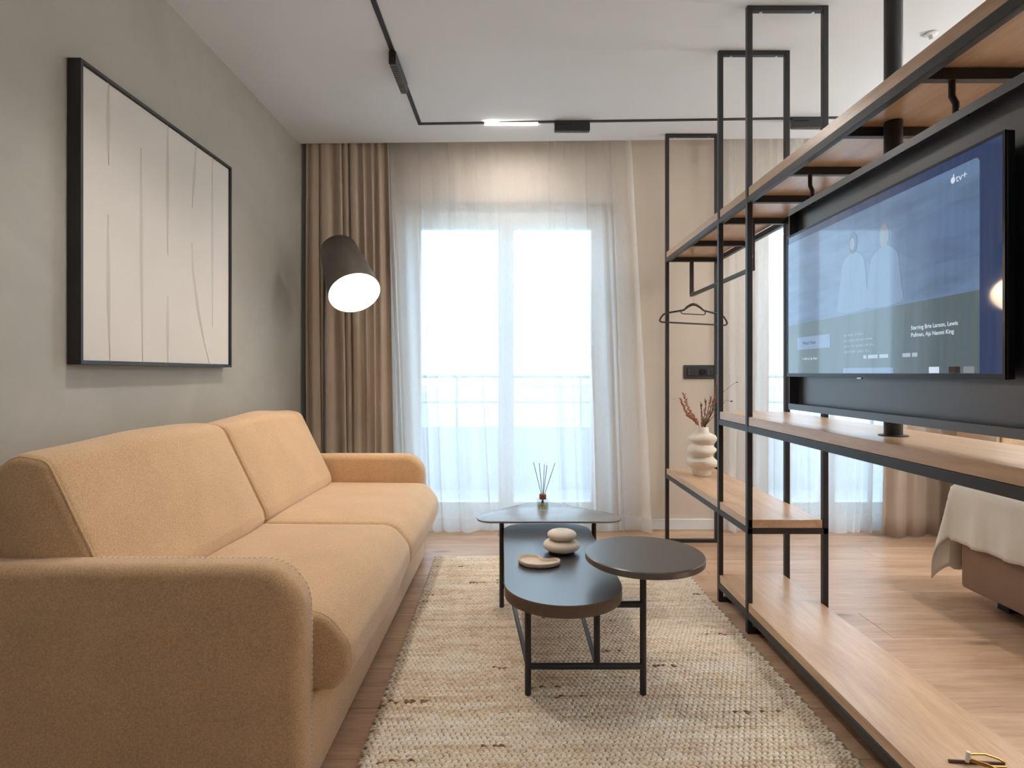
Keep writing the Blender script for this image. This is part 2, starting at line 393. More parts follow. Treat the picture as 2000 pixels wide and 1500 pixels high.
struct(mesh_obj('wall_left', *box_geo(XL-0.2, XL, YF, YB+0.25, -0.05, 2.85), M['plaster']))
struct(mesh_obj('wall_right', *box_geo(XR, XR+0.2, YF, YB+0.25, -0.05, 2.85), M['wall']))
struct(mesh_obj('wall_front', *box_geo(XL-0.2, XR+0.2, YF-0.2, YF, -0.05, 2.85), M['bouncedark']))
W1 = (-0.81, 0.704, 0.02, 2.262); W2 = (1.64, 2.77, 0.02, 2.262)
yb1 = YB+0.25
struct(mesh_obj('wall_back', *merge(
    box_geo(XL-0.2, W1[0], YB, yb1, -0.05, 2.85), box_geo(W1[1], W2[0], YB, yb1, -0.05, 2.85), box_geo(W2[1], XR+0.2, YB, yb1, -0.05, 2.85),
    box_geo(W1[0], W1[1], YB, yb1, W1[3], 2.85), box_geo(W2[0], W2[1], YB, yb1, W2[3], 2.85),
    box_geo(W1[0], W1[1], YB, yb1, -0.05, W1[2]), box_geo(W2[0], W2[1], YB, yb1, -0.05, W2[2])), M['wall']))
def edgey(x): return 3.807-0.0268*(x-XL)           # edge of the lowered ceiling before the curtain slot
ex0, ex1 = edgey(XL), edgey(XR)
cv = [(XL, YF, ZC), (XR, YF, ZC), (XR, ex1, ZC), (XL, ex0, ZC)]; cv += [(a, b, ZC+0.16) for a, b, _ in cv]
ceiling = struct(mesh_obj('ceiling', *merge((cv, [[0,1,2,3], [4,7,6,5], [0,4,5,1], [1,5,6,2], [2,6,7,3], [3,7,4,0]]),
    box_geo(XL-0.2, XR+0.2, YF-0.2, yb1, 2.77, 2.87)), M['ceil']))
bb = lambda n, *a: struct(box(n, *a, M['white'], None, 0.003, 1))
bb('baseboard_back', W1[1]+0.06, W2[0]-0.06, YB-0.014, YB, 0.0, 0.075)
bb('baseboard_left', XL, XL+0.014, YF, YB, 0.0, 0.075)
bb('baseboard_right', W2[1]+0.06, XR, YB-0.014, YB, 0.0, 0.075)

def window(name, W, nx, y0):
    x0, x1, z0, z1 = W
    t = thing(name, ((x0+x1)/2, y0, z0), 'white framed balcony door with two tall panes '+('behind the wide sheer curtain' if name == 'window_1' else 'behind the shelving unit'), kind='structure')
    fw = 0.055
    mesh_obj('outer_frame', *merge(box_geo(x0, x0+fw, y0, y0+0.08, z0, z1), box_geo(x1-fw, x1, y0, y0+0.08, z0, z1),
        box_geo(x0+fw, x1-fw, y0, y0+0.08, z1-fw, z1), box_geo(x0+fw, x1-fw, y0, y0+0.08, z0, z0+0.04)), M['white'], t)
    mid = (x0+x1)/2; sw = 0.105
    for a, b in ((x0+fw, mid), (mid, x1-fw)):
        g = [box_geo(a, a+sw*0.97, y0-0.02, y0+0.05, z0+0.04, z1-fw, 0.004, 1), box_geo(b-sw*0.97, b, y0-0.02, y0+0.05, z0+0.04, z1-fw, 0.004, 1)]
        if a == mid: g[0] = box_geo(a, a+0.055, y0-0.02, y0+0.05, z0+0.04, z1-fw, 0.004, 1)
        else: g[1] = box_geo(b-0.055, b, y0-0.02, y0+0.05, z0+0.04, z1-fw, 0.004, 1)
        la = a+(0.055 if a == mid else sw*0.97); lb = b-(sw*0.97 if a == mid else 0.055)
        g += [box_geo(la, lb, y0-0.02, y0+0.05, z1-fw-0.11, z1-fw), box_geo(la, lb, y0-0.02, y0+0.05, z0+0.04, z0+0.15)]
        s = mesh_obj('sash', *merge(*g), M['white'], t)
        box('pane', la-0.01, lb+0.01, y0+0.010, y0+0.022, z0+0.14, z1-fw-0.10, M['glass'], s)
        if a == mid:
            hd = mesh_obj('handle', *merge(box_geo(a+0.015, a+0.04, y0-0.03, y0-0.02, 0.98, 1.12, 0.003, 1), tube_geo([(a+0.028, y0-0.03, 1.05), (a+0.028, y0-0.06, 1.05), (a+0.028, y0-0.062, 0.94)], 0.008, 8)), M['white'], s)
    return t
window('window_1', W1, 2, 4.05)
window('window_2', W2, 2, 4.05)

# added overhead fill light, out of view: ring and glowing disc with area lamp
for i, (x, y, e) in enumerate(FILL_DOWNLIGHTS):
    t = thing('fill_downlight', (x, y, ZC), 'added unseen round ceiling fill light over the bed', 'fill_downlight')
    mesh_obj('ring', *tube_geo([(x+0.06*math.cos(k*PI/12), y+0.06*math.sin(k*PI/12), ZC-0.003) for k in range(24)], 0.008, 6, closed=True), M['white'], t, 60)
    lathe('diffuser', [(0.056, ZC-0.004), (0.056, ZC-0.001)], x, y, M['fill_downlight'], t, 24)
    l = lamp_light('downlight_fill', 'AREA', (0, 0, -0.012), e, NEUT, 0.11); l.parent = t; l.data.shape = 'DISK'

for i, (x, y, e) in enumerate(FILL_UPLIGHTS):  # added lamps out of view, aimed up to brighten the ceiling
    t = thing('fill_uplighter', (x, y, 0), ('added unseen fill light on a black stand in the bedroom corner by the drape', 'added unseen fill light on a black stand at the near end of the bedroom wall', 'added unseen fill light on a black stand behind the camera beside the shelving unit')[i], 'lamp')
    lathe('lamp_base', [(0.14, 0.0), (0.14, 0.02), (0.02, 0.03)], x, y, M['black'], t, 28)
    tube('pole', [(x, y, 0.02), (x, y, 1.78)], 0.012, M['black'], t, 12)
    lathe('bowl', [(0.02, 1.77), (0.10, 1.79), (0.16, 1.85), (0.163, 1.85), (0.10, 1.795), (0.02, 1.785)], x, y, M['white'], t, 32)
    l = lamp_light('uplighter_fill', 'AREA', (0, 0, 1.845), e, COOL, 0.26, (PI, 0, 0)); l.parent = t; l.data.shape = 'DISK'

# ------------------------------------------------------------------ outside: balcony, railing, far houses
struct(box('balcony_floor', -3.0, 5.5, yb1, 5.55, -0.12, -0.02, M['concrete']))
struct(box('balcony_parapet', -3.0, 5.5, 5.40, 5.55, -0.02, 0.57, M['concrete']))
rl = thing('balcony_railing', (1.2, 5.47, 0.57), 'thin metal balcony railing on the parapet seen faintly through the sheer', 'railing')
for z in (0.80, 1.045): tube('handrail' if z > 1 else 'bar', [(-3, 5.47, z), (5.5, 5.47, z)], 0.018 if z > 1 else 0.010, M['steel'], rl, 8)
for k in range(8): tube('post', [(-2.9+k*1.18, 5.47, 0.57), (-2.9+k*1.18, 5.47, 1.04)], 0.012, M['steel'], rl, 8)
struct(mesh_obj('ground', [(-300, 6, -9), (300, 6, -9), (300, 450, -9), (-300, 450, -9)], [[0, 1, 2, 3]], M['paleground']))
for hx, hy, w, d, h, lb in ((-16, 70, 9, 9, 7.5, 'pale low house with hipped roof far beyond the balcony, left pane'), (9, 95, 12, 10, 8, 'pale low house with hipped roof far beyond the balcony, right pane')):
    t = thing('house', (hx, hy, -9), lb, 'house')
    box('house_wall', hx-w/2, hx+w/2, hy, hy+d, -9, -9+h, M['concrete'], t)
    zt = -9+h; mesh_obj('roof', [(hx-w/2-.4, hy-.4, zt), (hx+w/2+.4, hy-.4, zt), (hx+w/2+.4, hy+d+.4, zt), (hx-w/2-.4, hy+d+.4, zt), (hx-w/4, hy+d/2, zt+2.2), (hx+w/4, hy+d/2, zt+2.2)],
        [[0,1,5,4], [1,2,5], [2,3,4,5], [3,0,4], [0,3,2,1]], M['roof'], t)

# ------------------------------------------------------------------ curtains
def curtain(name, top, bot, y, z0, z1, folds, amp0, amp1, seed, mat, label, cat, nx=None, nz=26, hem=None, thick=0.0, slope=0.0, zwob=0.0, amps=(0.6, 0.8, 1.0, 1.25), wr=(0.6, 1.5), skew=0.8):
    """pleated cloth hanging from z1 to z0; top and bot are (x left, x right); deep irregular folds"""
    rr = random.Random(seed); nx = nx or folds*14
    ph = [rr.uniform(0, 6.28) for _ in range(8)]
    # irregular fold positions: cumulative random widths
    wd = [rr.uniform(*wr) for _ in range(folds)]; tot = sum(wd); cum = [0]
    for w in wd: cum.append(cum[-1]+w/tot)
    am = [rr.choice(amps) for _ in range(folds)]
    fsk = [rr.uniform(-0.9, 0.9) for _ in range(folds)]
    V, Fc = [], []
    for j in range(nz+1):
        t = j/nz; z = z1+(z0-z1)*t; xl = top[0]+(bot[0]-top[0])*t; xr = top[1]+(bot[1]-top[1])*t
        for i in range(nx+1):
            u = i/nx
            k = min(folds-1, max(0, next((q for q in range(folds) if u <= cum[q+1]+1e-9), folds-1)))
            s = (u-cum[k])/(cum[k+1]-cum[k])
            a = (amp0+(amp1-amp0)*t)*am[k]
            w = math.sin(2*PI*s); d = a*w+0.25*a*math.sin(4*PI*s+ph[k % 8])
            sk = a*fsk[k]*math.sin(PI*s)*skew+0.012*math.sin(5*u+3*t+ph[0])*t     # folds lean over so cloth overlaps itself
            x = xl+(xr-xl)*u+sk
            yy = y+slope*(x-top[0])+d+0.02*t*math.sin(7*u+ph[1])
            zz = z+(zwob*math.sin(u*11+ph[2])*t*t if j == nz else 0)
            V.append((x, yy, zz))
    for j in range(nz):
        for i in range(nx): q = j*(nx+1)+i; Fc.append([q, q+1, q+nx+2, q+nx+1])
    org = ((bot[0]+bot[1])/2, y, z0)
    t = thing(name, org, label, cat)
    o = mesh_obj('cloth', V, Fc, mat, t, 180)
    if thick:
        md = o.modifiers.new('thickness', 'SOLIDIFY'); md.thickness = thick
    if hem:
        n = nx+1; nh = 1; hv = [(V[(nz-nh+j)*n+i][0], V[(nz-nh+j)*n+i][1]-0.002, V[(nz-nh+j)*n+i][2]) for j in range(nh+1) for i in range(n)]
        hf = [[j*n+i, j*n+i+1, (j+1)*n+i+1, (j+1)*n+i] for j in range(nh) for i in range(nx)]
        mesh_obj('hem', hv, hf, hem, t, 180)
    return t
CT = 2.752
curtain('sheer_curtain', (-0.93, 0.79), (-0.80, 0.865), 3.878, 0.012, CT, 19, 0.011, 0.028, 3, M['sheer'], 'wide white sheer curtain over the balcony door behind the coffee table', 'curtain', nz=30, hem=M['hem'], amps=(0.1, 0.2, 0.3, 0.8, 1.4), wr=(0.25, 2.2), skew=3.4)
curtain('sheer_curtain', (1.40, 2.62), (1.42, 2.52), 3.862, 0.012, CT, 17, 0.012, 0.030, 8, M['sheer'], 'white sheer curtain seen between the black shelving posts', 'curtain', nz=24, hem=M['hem'], amps=(0.2, 0.4, 0.8, 1.3), wr=(0.4, 2.0), skew=2.6)
curtain('drape_curtain', (-1.385, -0.845), (-1.375, -0.785), 3.832, 0.012, CT, 9, 0.012, 0.022, 5, M['taupe'], 'heavy taupe drape in the corner behind the floor lamp', 'curtain', nz=20, thick=0.003, skew=1.4)
curtain('drape_curtain', (2.50, 3.15), (2.41, 3.20), 3.755, 0.012, CT, 7, 0.018, 0.030, 12, M['taupe'], 'heavy taupe drape beyond the bed, right of the sheer', 'curtain', nz=20, thick=0.003, skew=1.2)
for (x0, x1, y) in ((XL+.01, -0.80, 3.832), (-0.97, 0.85, 3.878), (1.36, 2.66, 3.862), (2.46, 3.2, 3.755)):
    struct(box('trim_1', x0, x1, y-0.010, y+0.010, CT+0.002, 2.7695, M['white']))

# ------------------------------------------------------------------ sofa
SX0, SXF, SY0, SY1 = -1.405, -0.518, 1.40, 3.42
sofa = thing('sofa', ((SX0+SXF)/2, (SY0+SY1)/2, 0), 'camel fabric two-seat sofa with rounded arms against the grey plaster wall', 'sofa')
base = mesh_obj('base', *box_geo(SX0+0.01, SXF, SY0+0.07, SY1-0.07, 0.012, 0.235, 0.012, 3), M['sofa'], sofa, 40)
mesh_obj('back_frame', *box_geo(SX0, SX0+0.07, SY0+0.05, SY1-0.05, 0.02, 0.66, 0.02, 3), M['sofa'], sofa, 40)
for (a, b) in ((SY0, SY0+0.105), (SY1-0.105, SY1)):
    prof = round_poly([(SX0, 0.012), (SXF, 0.012), (SXF, 0.605), (SX0, 0.605)], [0.036, 0.036, 0.12, 0.036], 10)
    arm = mesh_obj('arm', *loft_y_geo(prof, a, b, 0.034, 0.0, 6, 2), M['sofa'], sofa, 50)
    # blanket stitch along the front edge of the arm
    g = []; inner = b-0.012
    path = round_poly([(SX0+0.35, 0.605), (SXF, 0.605), (SXF, 0.03)], [0, 0.12, 0], 14)
    acc = 0; prev = path[0]; pts = []
    for p in path[1:]:
        L = (p-prev).length; k = 0
        while acc+0.0 <= L: pts.append(prev+(p-prev)*(acc/L)); acc += 0.014
        acc -= L; prev = p
    for p in pts:
        c = Vector((SXF-0.12, 0.485)); d = (p-c); d = Vector((0, 1)) if p.x < SXF-0.12 else (Vector((1, 0)) if p.y < 0.485 else d.normalized())
        o_ = p+d*0.0008; i_ = p-d*0.0074
        g.append(tube_geo([(o_.x, b-0.036, o_.y), (p.x-d.x*0.0015, b-0.023, p.y-d.y*0.0015), (i_.x, b-0.011, i_.y)], 0.0017, 5))
    st = mesh_obj('blanket_stitch', *merge(*g), M['thread'], arm); st['kind'] = 'stuff'
ym = (SY0+SY1)/2
for i, (a, b) in enumerate(((SY0+0.112, ym-0.002), (ym+0.002, SY1-0.112))):
    prof = round_poly([(-1.36, 0.240), (-0.475, 0.240), (-0.432, 0.285), (-0.436, 0.36), (-0.50, 0.445), (-1.36, 0.452)], [0.02, 0.03, 0.05, 0.07, 0.10, 0.02], 8)
    sc_ = mesh_obj('seat_cushion', *loft_y_geo(prof, a, b, 0.020, 0.014, 5, 18, 0.006, i*9), M['sofa'], sofa, 60)
    for yy in (a+0.016, b-0.016):
        pp = [Vector((p.x, yy, p.y)) for p in prof]
        tube('seam', pp, 0.0022, M['sofa'], sc_, 5, closed=True)
for i, (a, b) in enumerate(((SY0+0.085, ym-0.006), (ym-0.004, SY1-0.135))):
    prof = round_poly([(-1.335, 0.452), (-1.035, 0.452), (-1.045, 0.50), (-1.215, 0.852), (-1.300, 0.868), (-1.385, 0.80), (-1.392, 0.56)], [0.02, 0.02, 0.04, 0.045, 0.06, 0.05, 0.03], 7)
    bc = mesh_obj('back_cushion', *loft_y_geo(prof, a, b, 0.028, 0.020, 6, 22, 0.016, i*5+2, 0.02), M['sofa'], sofa, 70)
    for yy in (a+0.012, b-0.012):
        n = len(prof); c = sum(prof, Vector((0, 0)))/n
        pp = [Vector((p.x, yy, p.y))+Vector((c.x-p.x, 0, c.y-p.y)).normalized()*0.005 for p in prof]
        tube('piping', pp, 0.0035, M['sofa'], bc, 6, closed=True)

# ------------------------------------------------------------------ picture
pic = thing('framed_picture', (XL, 2.31, 1.106), 'large square off-white relief artwork in black frame above the sofa', 'picture')
fx = XL+0.045
PY0, PY1, PZ0, PZ1 = 1.822, 2.80, 1.106, 2.082
for nm, a in (('frame_side', (PY0, PY0+0.012, PZ0, PZ1)), ('frame_side', (PY1-0.012, PY1, PZ0, PZ1)), ('frame_top', (PY0+0.012, PY1-0.012, PZ1-0.012, PZ1)), ('frame_bottom', (PY0+0.012, PY1-0.012, PZ0, PZ0+0.012))):
    box(nm, XL+0.001, fx, *a, M['black'], pic, 0.001, 1)
# canvas with slit-like pleats standing slightly proud
lines = [[(1.961, 2.07, 1.961, 1.79)], [(1.958, 1.62, 1.966, 1.118)], [(2.132, 1.916, 2.140, 1.118)], [(2.297, 2.07, 2.296, 1.55)], [(2.297, 1.39, 2.297, 1.118)],
         [(2.505, 2.07, 2.470, 1.79)], [(2.468, 1.64, 2.478, 1.52), (2.478, 1.52, 2.515, 1.36), (2.515, 1.36, 2.565, 1.22), (2.565, 1.22, 2.612, 1.118)], [(2.637, 2.07, 2.637, 1.29)]]
cvx = fx-0.010
cvs = box('canvas', XL+0.012, cvx, PY0+0.014, PY1-0.014, PZ0+0.014, PZ1-0.014, M['canvas'], pic)
for ln in lines:
    tot = sum(math.hypot(c-a, d-b) for a, b, c, d in ln); V, Fc = [], []; run = 0
    for (a, b, c, d) in ln:
        for k in range(9):
            t = k/8; yy = a+(c-a)*t; zz = b+(d-b)*t; s = (run+math.hypot(c-a, d-b)*t)/tot
            top_open = b > 2.05 or len(ln) > 1; w = math.sin(PI*(0.08+0.9*s))
            h = 0.006*w; g_ = 0.013*w+0.001
            V += [(cvx-0.001, yy-g_, zz), (cvx+h*0.6, yy-g_*0.35, zz), (cvx+h, yy-0.001, zz), (cvx-0.0012, yy+0.0015, zz)]
        run += math.hypot(c-a, d-b)
    m = len(V)//4
    for i in range(m-1):
        for q in range(3): Fc.append([i*4+q, i*4+q+1, i*4+q+5, i*4+q+4])
    mesh_obj('pleat', V, Fc, M['canvas'], cvs, 60)
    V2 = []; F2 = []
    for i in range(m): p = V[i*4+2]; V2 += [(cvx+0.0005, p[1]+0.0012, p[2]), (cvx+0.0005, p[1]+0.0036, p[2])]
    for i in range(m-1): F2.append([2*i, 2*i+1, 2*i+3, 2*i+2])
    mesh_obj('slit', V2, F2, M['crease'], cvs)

# ------------------------------------------------------------------ floor lamp
top_c = px(661, 487, 3.55); bot_c = px(693, 573, 3.33); ax = (bot_c-top_c); AL = ax.length; ax.normalize()
lx, ly = (634-CX)*3.57/F, 3.57
lamp = thing('floor_lamp', (lx, ly, 0), 'dark bronze floor lamp with tilted glowing cylinder shade beside the drape', 'lamp')
lathe('lamp_base', [(0.13, 0.0), (0.13, 0.012), (0.125, 0.018), (0.02, 0.02)], lx, ly, M['shade'], lamp, 32)
att = top_c+ax*AL*0.30
tube('pole', [(lx, ly, 0.015), (lx, ly, att.z)], 0.0105, M['shade'], lamp, 12)
side = ax.cross(Vector((0, 0, 1))).normalized(); up2 = side.cross(ax)
def ring(c, r, n=40): return [c+side*(r*math.cos(2*PI*k/n))+up2*(r*math.sin(2*PI*k/n)) for k in range(n)]
def cone(rs):
    V, Fc = [], []; n = 40
    for (t, r) in rs: V += ring(top_c+ax*AL*t, r)
    for j in range(len(rs)-1):
        for k in range(n): Fc.append([j*n+k, j*n+(k+1) % n, (j+1)*n+(k+1) % n, (j+1)*n+k])
    return V, Fc
rt, rb = 0.112, 0.153
sh = mesh_obj('lamp_shade', *cone([(0.0, 0.0005), (0.0, rt-0.006), (0.012, rt), (0.5, (rt+rb)/2), (1.0, rb), (1.0, rb-0.003)]), M['shade'], lamp, 50)
mesh_obj('shade_lining', *cone([(0.02, 0.0005), (0.02, rt-0.008), (0.5, (rt+rb)/2-0.005), (0.998, rb-0.004)]), M['shadein'], sh, 50)
tube('swivel', [(lx, ly, att.z), (lx+0.02, ly-0.01, att.z), tuple(att)], 0.008, M['shade'], lamp, 8)
bc_ = top_c+ax*AL*0.40
tube('socket', [tuple(top_c+ax*AL*0.03), tuple(top_c+ax*AL*0.28)], 0.022, M['white'], lamp, 14)
v, f = lathe_geo([(0.001, -0.04), (0.02, -0.034), (0.036, -0.012), (0.038, 0.006), (0.03, 0.026), (0.012, 0.038), (0.001, 0.04)], 0, 0, 20)
bulb = mesh_obj('bulb', [tuple(bc_+Vector(p)) for p in v], f, M['bulb'], lamp, 180)
l = lamp_light('floor_lamp_light', 'POINT', top_c+ax*AL*0.62, 5.0, WARM, 0.04); l.location = Vector(l.location)-worldloc(lamp); l.parent = lamp

# ------------------------------------------------------------------ ceiling track with magnetic lamps
tr = thing('track_light', (-0.57, 3.49, ZC), 'slim black magnetic ceiling track with louvred spots and a glowing linear lamp', 'light')
cxn, cyn = -0.571, 3.496; trs = (3.41-3.496)/(1.94+0.571)
mesh_obj('track', *box_geo(cxn-0.011, cxn+0.011, -0.5, cyn+0.011, ZC-0.006, ZC+0.001), M['black'], tr)
xe = 3.6
mesh_obj('track', [(cxn, cyn-0.011, ZC-0.006), (xe, cyn-0.011+trs*(xe-cxn), ZC-0.006), (xe, cyn+0.011+trs*(xe-cxn), ZC-0.006), (cxn, cyn+0.011, ZC-0.006),
    (cxn, cyn-0.011, ZC+0.001), (xe, cyn-0.011+trs*(xe-cxn), ZC+0.001), (xe, cyn+0.011+trs*(xe-cxn), ZC+0.001), (cxn, cyn+0.011, ZC+0.001)],
    [[0,1,2,3], [4,7,6,5], [0,4,5,1], [1,5,6,2], [2,6,7,3], [3,7,4,0]], M['black'], tr)
def spot_module(x0, x1, y0, y1, n, energy):
    """louvred black box hanging in the track; long side along x or y"""
    s = mesh_obj('spot_module', *box_geo(x0, x1, y0, y1, ZC-0.062, ZC-0.005, 0.0015, 1), M['black'], tr, 40)
    g = []
    alongx = (x1-x0) > (y1-y0)
    for k in range(n):
        if alongx: a = x0+0.006+(x1-x0-0.012)*k/n; g.append(box_geo(a, a+(x1-x0)/n*0.72, y0+0.004, y1-0.004, ZC-0.066, ZC-0.0615))
        else: a = y0+0.006+(y1-y0-0.012)*k/n; g.append(box_geo(x0+0.004, x1-0.004, a, a+(y1-y0)/n*0.72, ZC-0.066, ZC-0.0615))
    lv = mesh_obj('louvre', *merge(*g), M['louvre'], s); lv['kind'] = 'stuff'
    sl = box('driver_slot', (x0+0.01), (x0+x1)/2 if alongx else x1-0.004, y0-0.001, y0+0.003, ZC-0.030, ZC-0.022, M['dark'], s)
    l = lamp_light('spot_light', 'SPOT', ((x0+x1)/2, (y0+y1)/2, ZC-0.075), energy, SPOTC, 0.05, (0, 0, 0), spot=math.radians(115), blend=0.8)
    l.location = Vector(l.location)-worldloc(tr); l.parent = tr
ty = lambda x: cyn+trs*(x-cxn)
spot_module(cxn-0.017, cxn+0.017, 2.70, 3.00, 14, 26)
spot_module(0.246, 0.460, ty(0.35)-0.017, ty(0.35)+0.017, 12, 4)
spot_module(1.655, 1.845, ty(1.75)-0.017, ty(1.75)+0.017, 12, 14)
spot_module(cxn-0.017, cxn+0.017, 1.75, 2.05, 14, 34)  # added module out of view, fill light for the sofa and rug
g1 = [(-0.175, 0.147)]
x0, x1 = g1[0]
lm = mesh_obj('linear_lamp', *box_geo(x0, x1, ty(x0)-0.014, ty(x0)+0.014, ZC-0.012, ZC-0.002), M['led'], tr)
l = lamp_light('linear_light', 'AREA', ((x0+x1)/2, ty(x0), ZC-0.016), 4, NEUT, x1-x0, None, 0.02); l.location = Vector(l.location)-worldloc(tr); l.parent = tr
sp = thing('sprinkler_cap', (1.87, 2.57, ZC), 'small round white sprinkler cap on the ceiling above the bed side', 'sprinkler')
lathe('cap', [(0.026, ZC-0.002), (0.028, ZC-0.006), (0.020, ZC-0.010)], 1.87, 2.57, M['white'], sp, 20); lathe('stem', [(0.008, ZC-0.022), (0.008, ZC-0.009)], 1.87, 2.57, M['steel'], sp, 10)

# ------------------------------------------------------------------ shelving unit
X0, X1, T = 0.967, 1.303, 0.022
su = thing('shelving_unit', ((X0+X1)/2, 2.3, 0), 'tall black metal frame room divider shelf with oak boards', 'shelf')
LOOPS = [3.642, 2.702, 2.371, 0.40, 0.07]
def tb(name, *a): return box(name, *a, M['black'], su, 0.0012, 1)
for y in LOOPS:
    if y < 2: y = y
    tb('post', X0, X0+T, y, y+T, 0, ZC); tb('post', X1-T, X1, y, y+T, 0, ZC)
    b_ = tb('top_bar', X0+T, X1-T, y, y+T, ZC-T, ZC)
    for xx in (X0+0.06, X1-0.06): lathe('bolt', [(0.006, ZC-T-0.004), (0.006, ZC-T)], xx, y+T/2, M['steel'], b_, 10)
    tb('floor_bar', X0+T, X1-T, y, y+T, 0, T)
def shelf(ya, yb, zt, th, rail_h, bars, name='board'):
    box(name, X0+0.004, X1-0.004 if name == 'upper' else X1-T-0.004, ya, yb, zt-th, zt, M['board'], su, 0.001, 1)
    z1 = zt-th; z0 = z1-rail_h
    ys = sorted([ya]+[y for y in LOOPS if ya < y+T and y < yb])
    tb('rail', X0+0.001, X0+0.001+T, ya, yb, z0, z1-0.0005); tb('rail', X1-T-0.001, X1-0.001, ya, yb, z0, z1-0.0005)
    for y in bars: tb('cross_bar', X0+T, X1-T, y, y+T, z0, z1-0.0005)
def shelf2(ya, yb, zt, th, rail_h, bars):
    shelf(ya, yb, zt, th, rail_h, bars, 'board')
shelf2(0.07, 3.655, 1.846, 0.036, 0.028, [3.62, 3.17, 2.70, 2.36, 2.03, 1.70, 1.37, 1.04, 0.72, 0.40])
shelf2(0.07, 2.715, 0.897, 0.035, 0.027, [2.70, 2.03, 1.37, 0.72])
shelf2(2.371, 3.655, 0.472, 0.034, 0.026, [2.372, 3.0, 3.62])
shelf2(0.07, 2.715, 0.126, 0.034, 0.030, [2.70, 2.03, 1.37, 0.72])
tb('hanging_rod', 1.118, 1.138, 2.70, 3.64, 1.562, 1.580)
tb('rod_bracket', 1.117, 1.139, 3.622, 3.642, 1.58, 1.785); tb('rod_bracket', 1.117, 1.139, 2.704, 2.722, 1.58, 1.785)

# ------------------------------------------------------------------ swivel television mount and television
pm = thing('television_mount', (1.104, 1.667, 0.897), 'black sheet metal television panel on a round swivel pole in the shelving unit', 'tv mount')
lathe('pole', [(0.024, 0.897), (0.024, 1.809)], 1.104, 1.667, M['black'], pm, 28)
lathe('pole', [(0.024, 1.847), (0.024, ZC)], 1.104, 1.667, M['black'], pm, 28)
lathe('flange', [(0.038, 0.8972), (0.038, 0.900), (0.024, 0.9005)], 1.104, 1.667, M['black'], pm, 28)
qy0, qy1, qz0, qz1, qx0, qx1 = 1.02, 2.158, 0.943, 1.690, 1.036, 1.074
box('back_plate', 1.068, 1.074, qy0, qy1, qz0, qz1, M['panel'], pm)
rm = [box('rim', qx0, 1.068, qy0, qy1, qz1-0.005, qz1, M['panel'], pm, 0.001, 1), box('rim', qx0, 1.068, qy0, qy1, qz0, qz0+0.005, M['panel'], pm, 0.001, 1),
      box('rim', qx0, 1.068, qy1-0.005, qy1, qz0+.005, qz1-.005, M['panel'], pm, 0.001, 1), box('rim', qx0, 1.068, qy0, qy0+0.005, qz0+.005, qz1-.005, M['panel'], pm, 0.001, 1)]
box('rim_front', qx0-0.002, qx0, qy0, qy1, qz1-0.022, qz1, M['panel'], pm); box('rim_front', qx0-0.002, qx0, qy0, qy1, qz0, qz0+0.022, M['panel'], pm)
for y in (1.12, 1.33, 1.56, 1.79, 2.02):
    for z, s in ((qz1-0.005, -1), (qz0+0.005, 1)):
        v, f = lathe_geo([(0.006, 0), (0.006, 0.003), (0.003, 0.006), (0.003, 0.011)], 0, 0, 10)
        mesh_obj('bolt', [(1.055+a, y+b, z+s*c) for a, b, c in v], f, M['tvblack'], pm, 40)
for y in (2.04, 1.38):
    tube('hook', [(1.055, y, 1.785), (1.055, y, 1.745), (1.060, y-0.006, 1.725), (1.060, y-0.006, qz1)], 0.0075, M['black'], pm, 8)

TX = 1.02; TK = 1.02
sk_y = lambda y: y*TK
sk_z = lambda z: CAMH+(z-CAMH)*TK
tv = thing('television', (TX+0.03, 1.633, 1.07), 'flat black-framed television playing a show page on its screen', 'television')
ty0, ty1, tz0, tz1 = 1.166*TK, 2.097*TK, sk_z(1.066), sk_z(1.575)
body = box('body', TX+0.004, TX+0.022, ty0, ty1, tz0, tz1, M['tvblack'], tv, 0.002, 1)
box('rear_housing', TX+0.022, 1.066, ty0+0.16, ty1-0.16, tz0+0.06, tz1-0.10, M['tvblack'], tv, 0.008, 2)
for a in ((ty0, ty1, tz1-0.006, tz1), (ty0, ty1, tz0, tz0+0.012), (ty0, ty0+0.006, tz0+.012, tz1-.006), (ty1-0.006, ty1, tz0+.012, tz1-.006)):
    box('bezel', TX-0.001, TX+0.004, *a, M['tvblack'], tv)
def scr_mat(name, col, strength, noise=0.0):
    m = emit(name, col, strength*0.75, noise, 0.04); m.node_tree.nodes['Principled BSDF'].inputs['IOR'].default_value = 2.0; return m
M['scr'] = scr_mat('screen_blue', lin(52, 78, 124), 0.55)
screen = box('screen', TX+0.001, TX+0.004, ty0+0.006, ty1-0.006, tz0+0.012, tz1-0.006, M['scr'], tv)
def on_screen(name, pts2, mat, d):          # flat print on the screen: pts are (y, z)
    n = len(pts2); return mesh_obj(name, [(TX+0.001-d, sk_y(p[0]), sk_z(p[1])) for p in pts2], [list(range(n))], mat, screen)
def sp2(pxx, pyy):
    y = F/(pxx-CX); return (y, CAMH-(pyy-CY)*y/F)
iy0, iy1 = 1.231, 2.097-0.007; tz0s = 1.066
pic_pts = [(iy1, 1.25), (iy0, 1.258), (iy0, 1.535)]+[(iy0+0.012-0.012*math.cos(a*PI/12), 1.533+0.012*math.sin(a*PI/12)) for a in range(1, 7)]+[(iy1, 1.545)]
on_screen('show_still', pic_pts, scr_mat('screen_still', lin(108, 138, 176), 0.75, 0.25), 0.0004)
on_screen('page_panel', [(iy1, tz0s+0.013), (iy0, tz0s+0.013), (iy0, 1.258), (iy1, 1.25)], scr_mat('screen_green_grey', lin(98, 120, 128), 0.62), 0.0004)
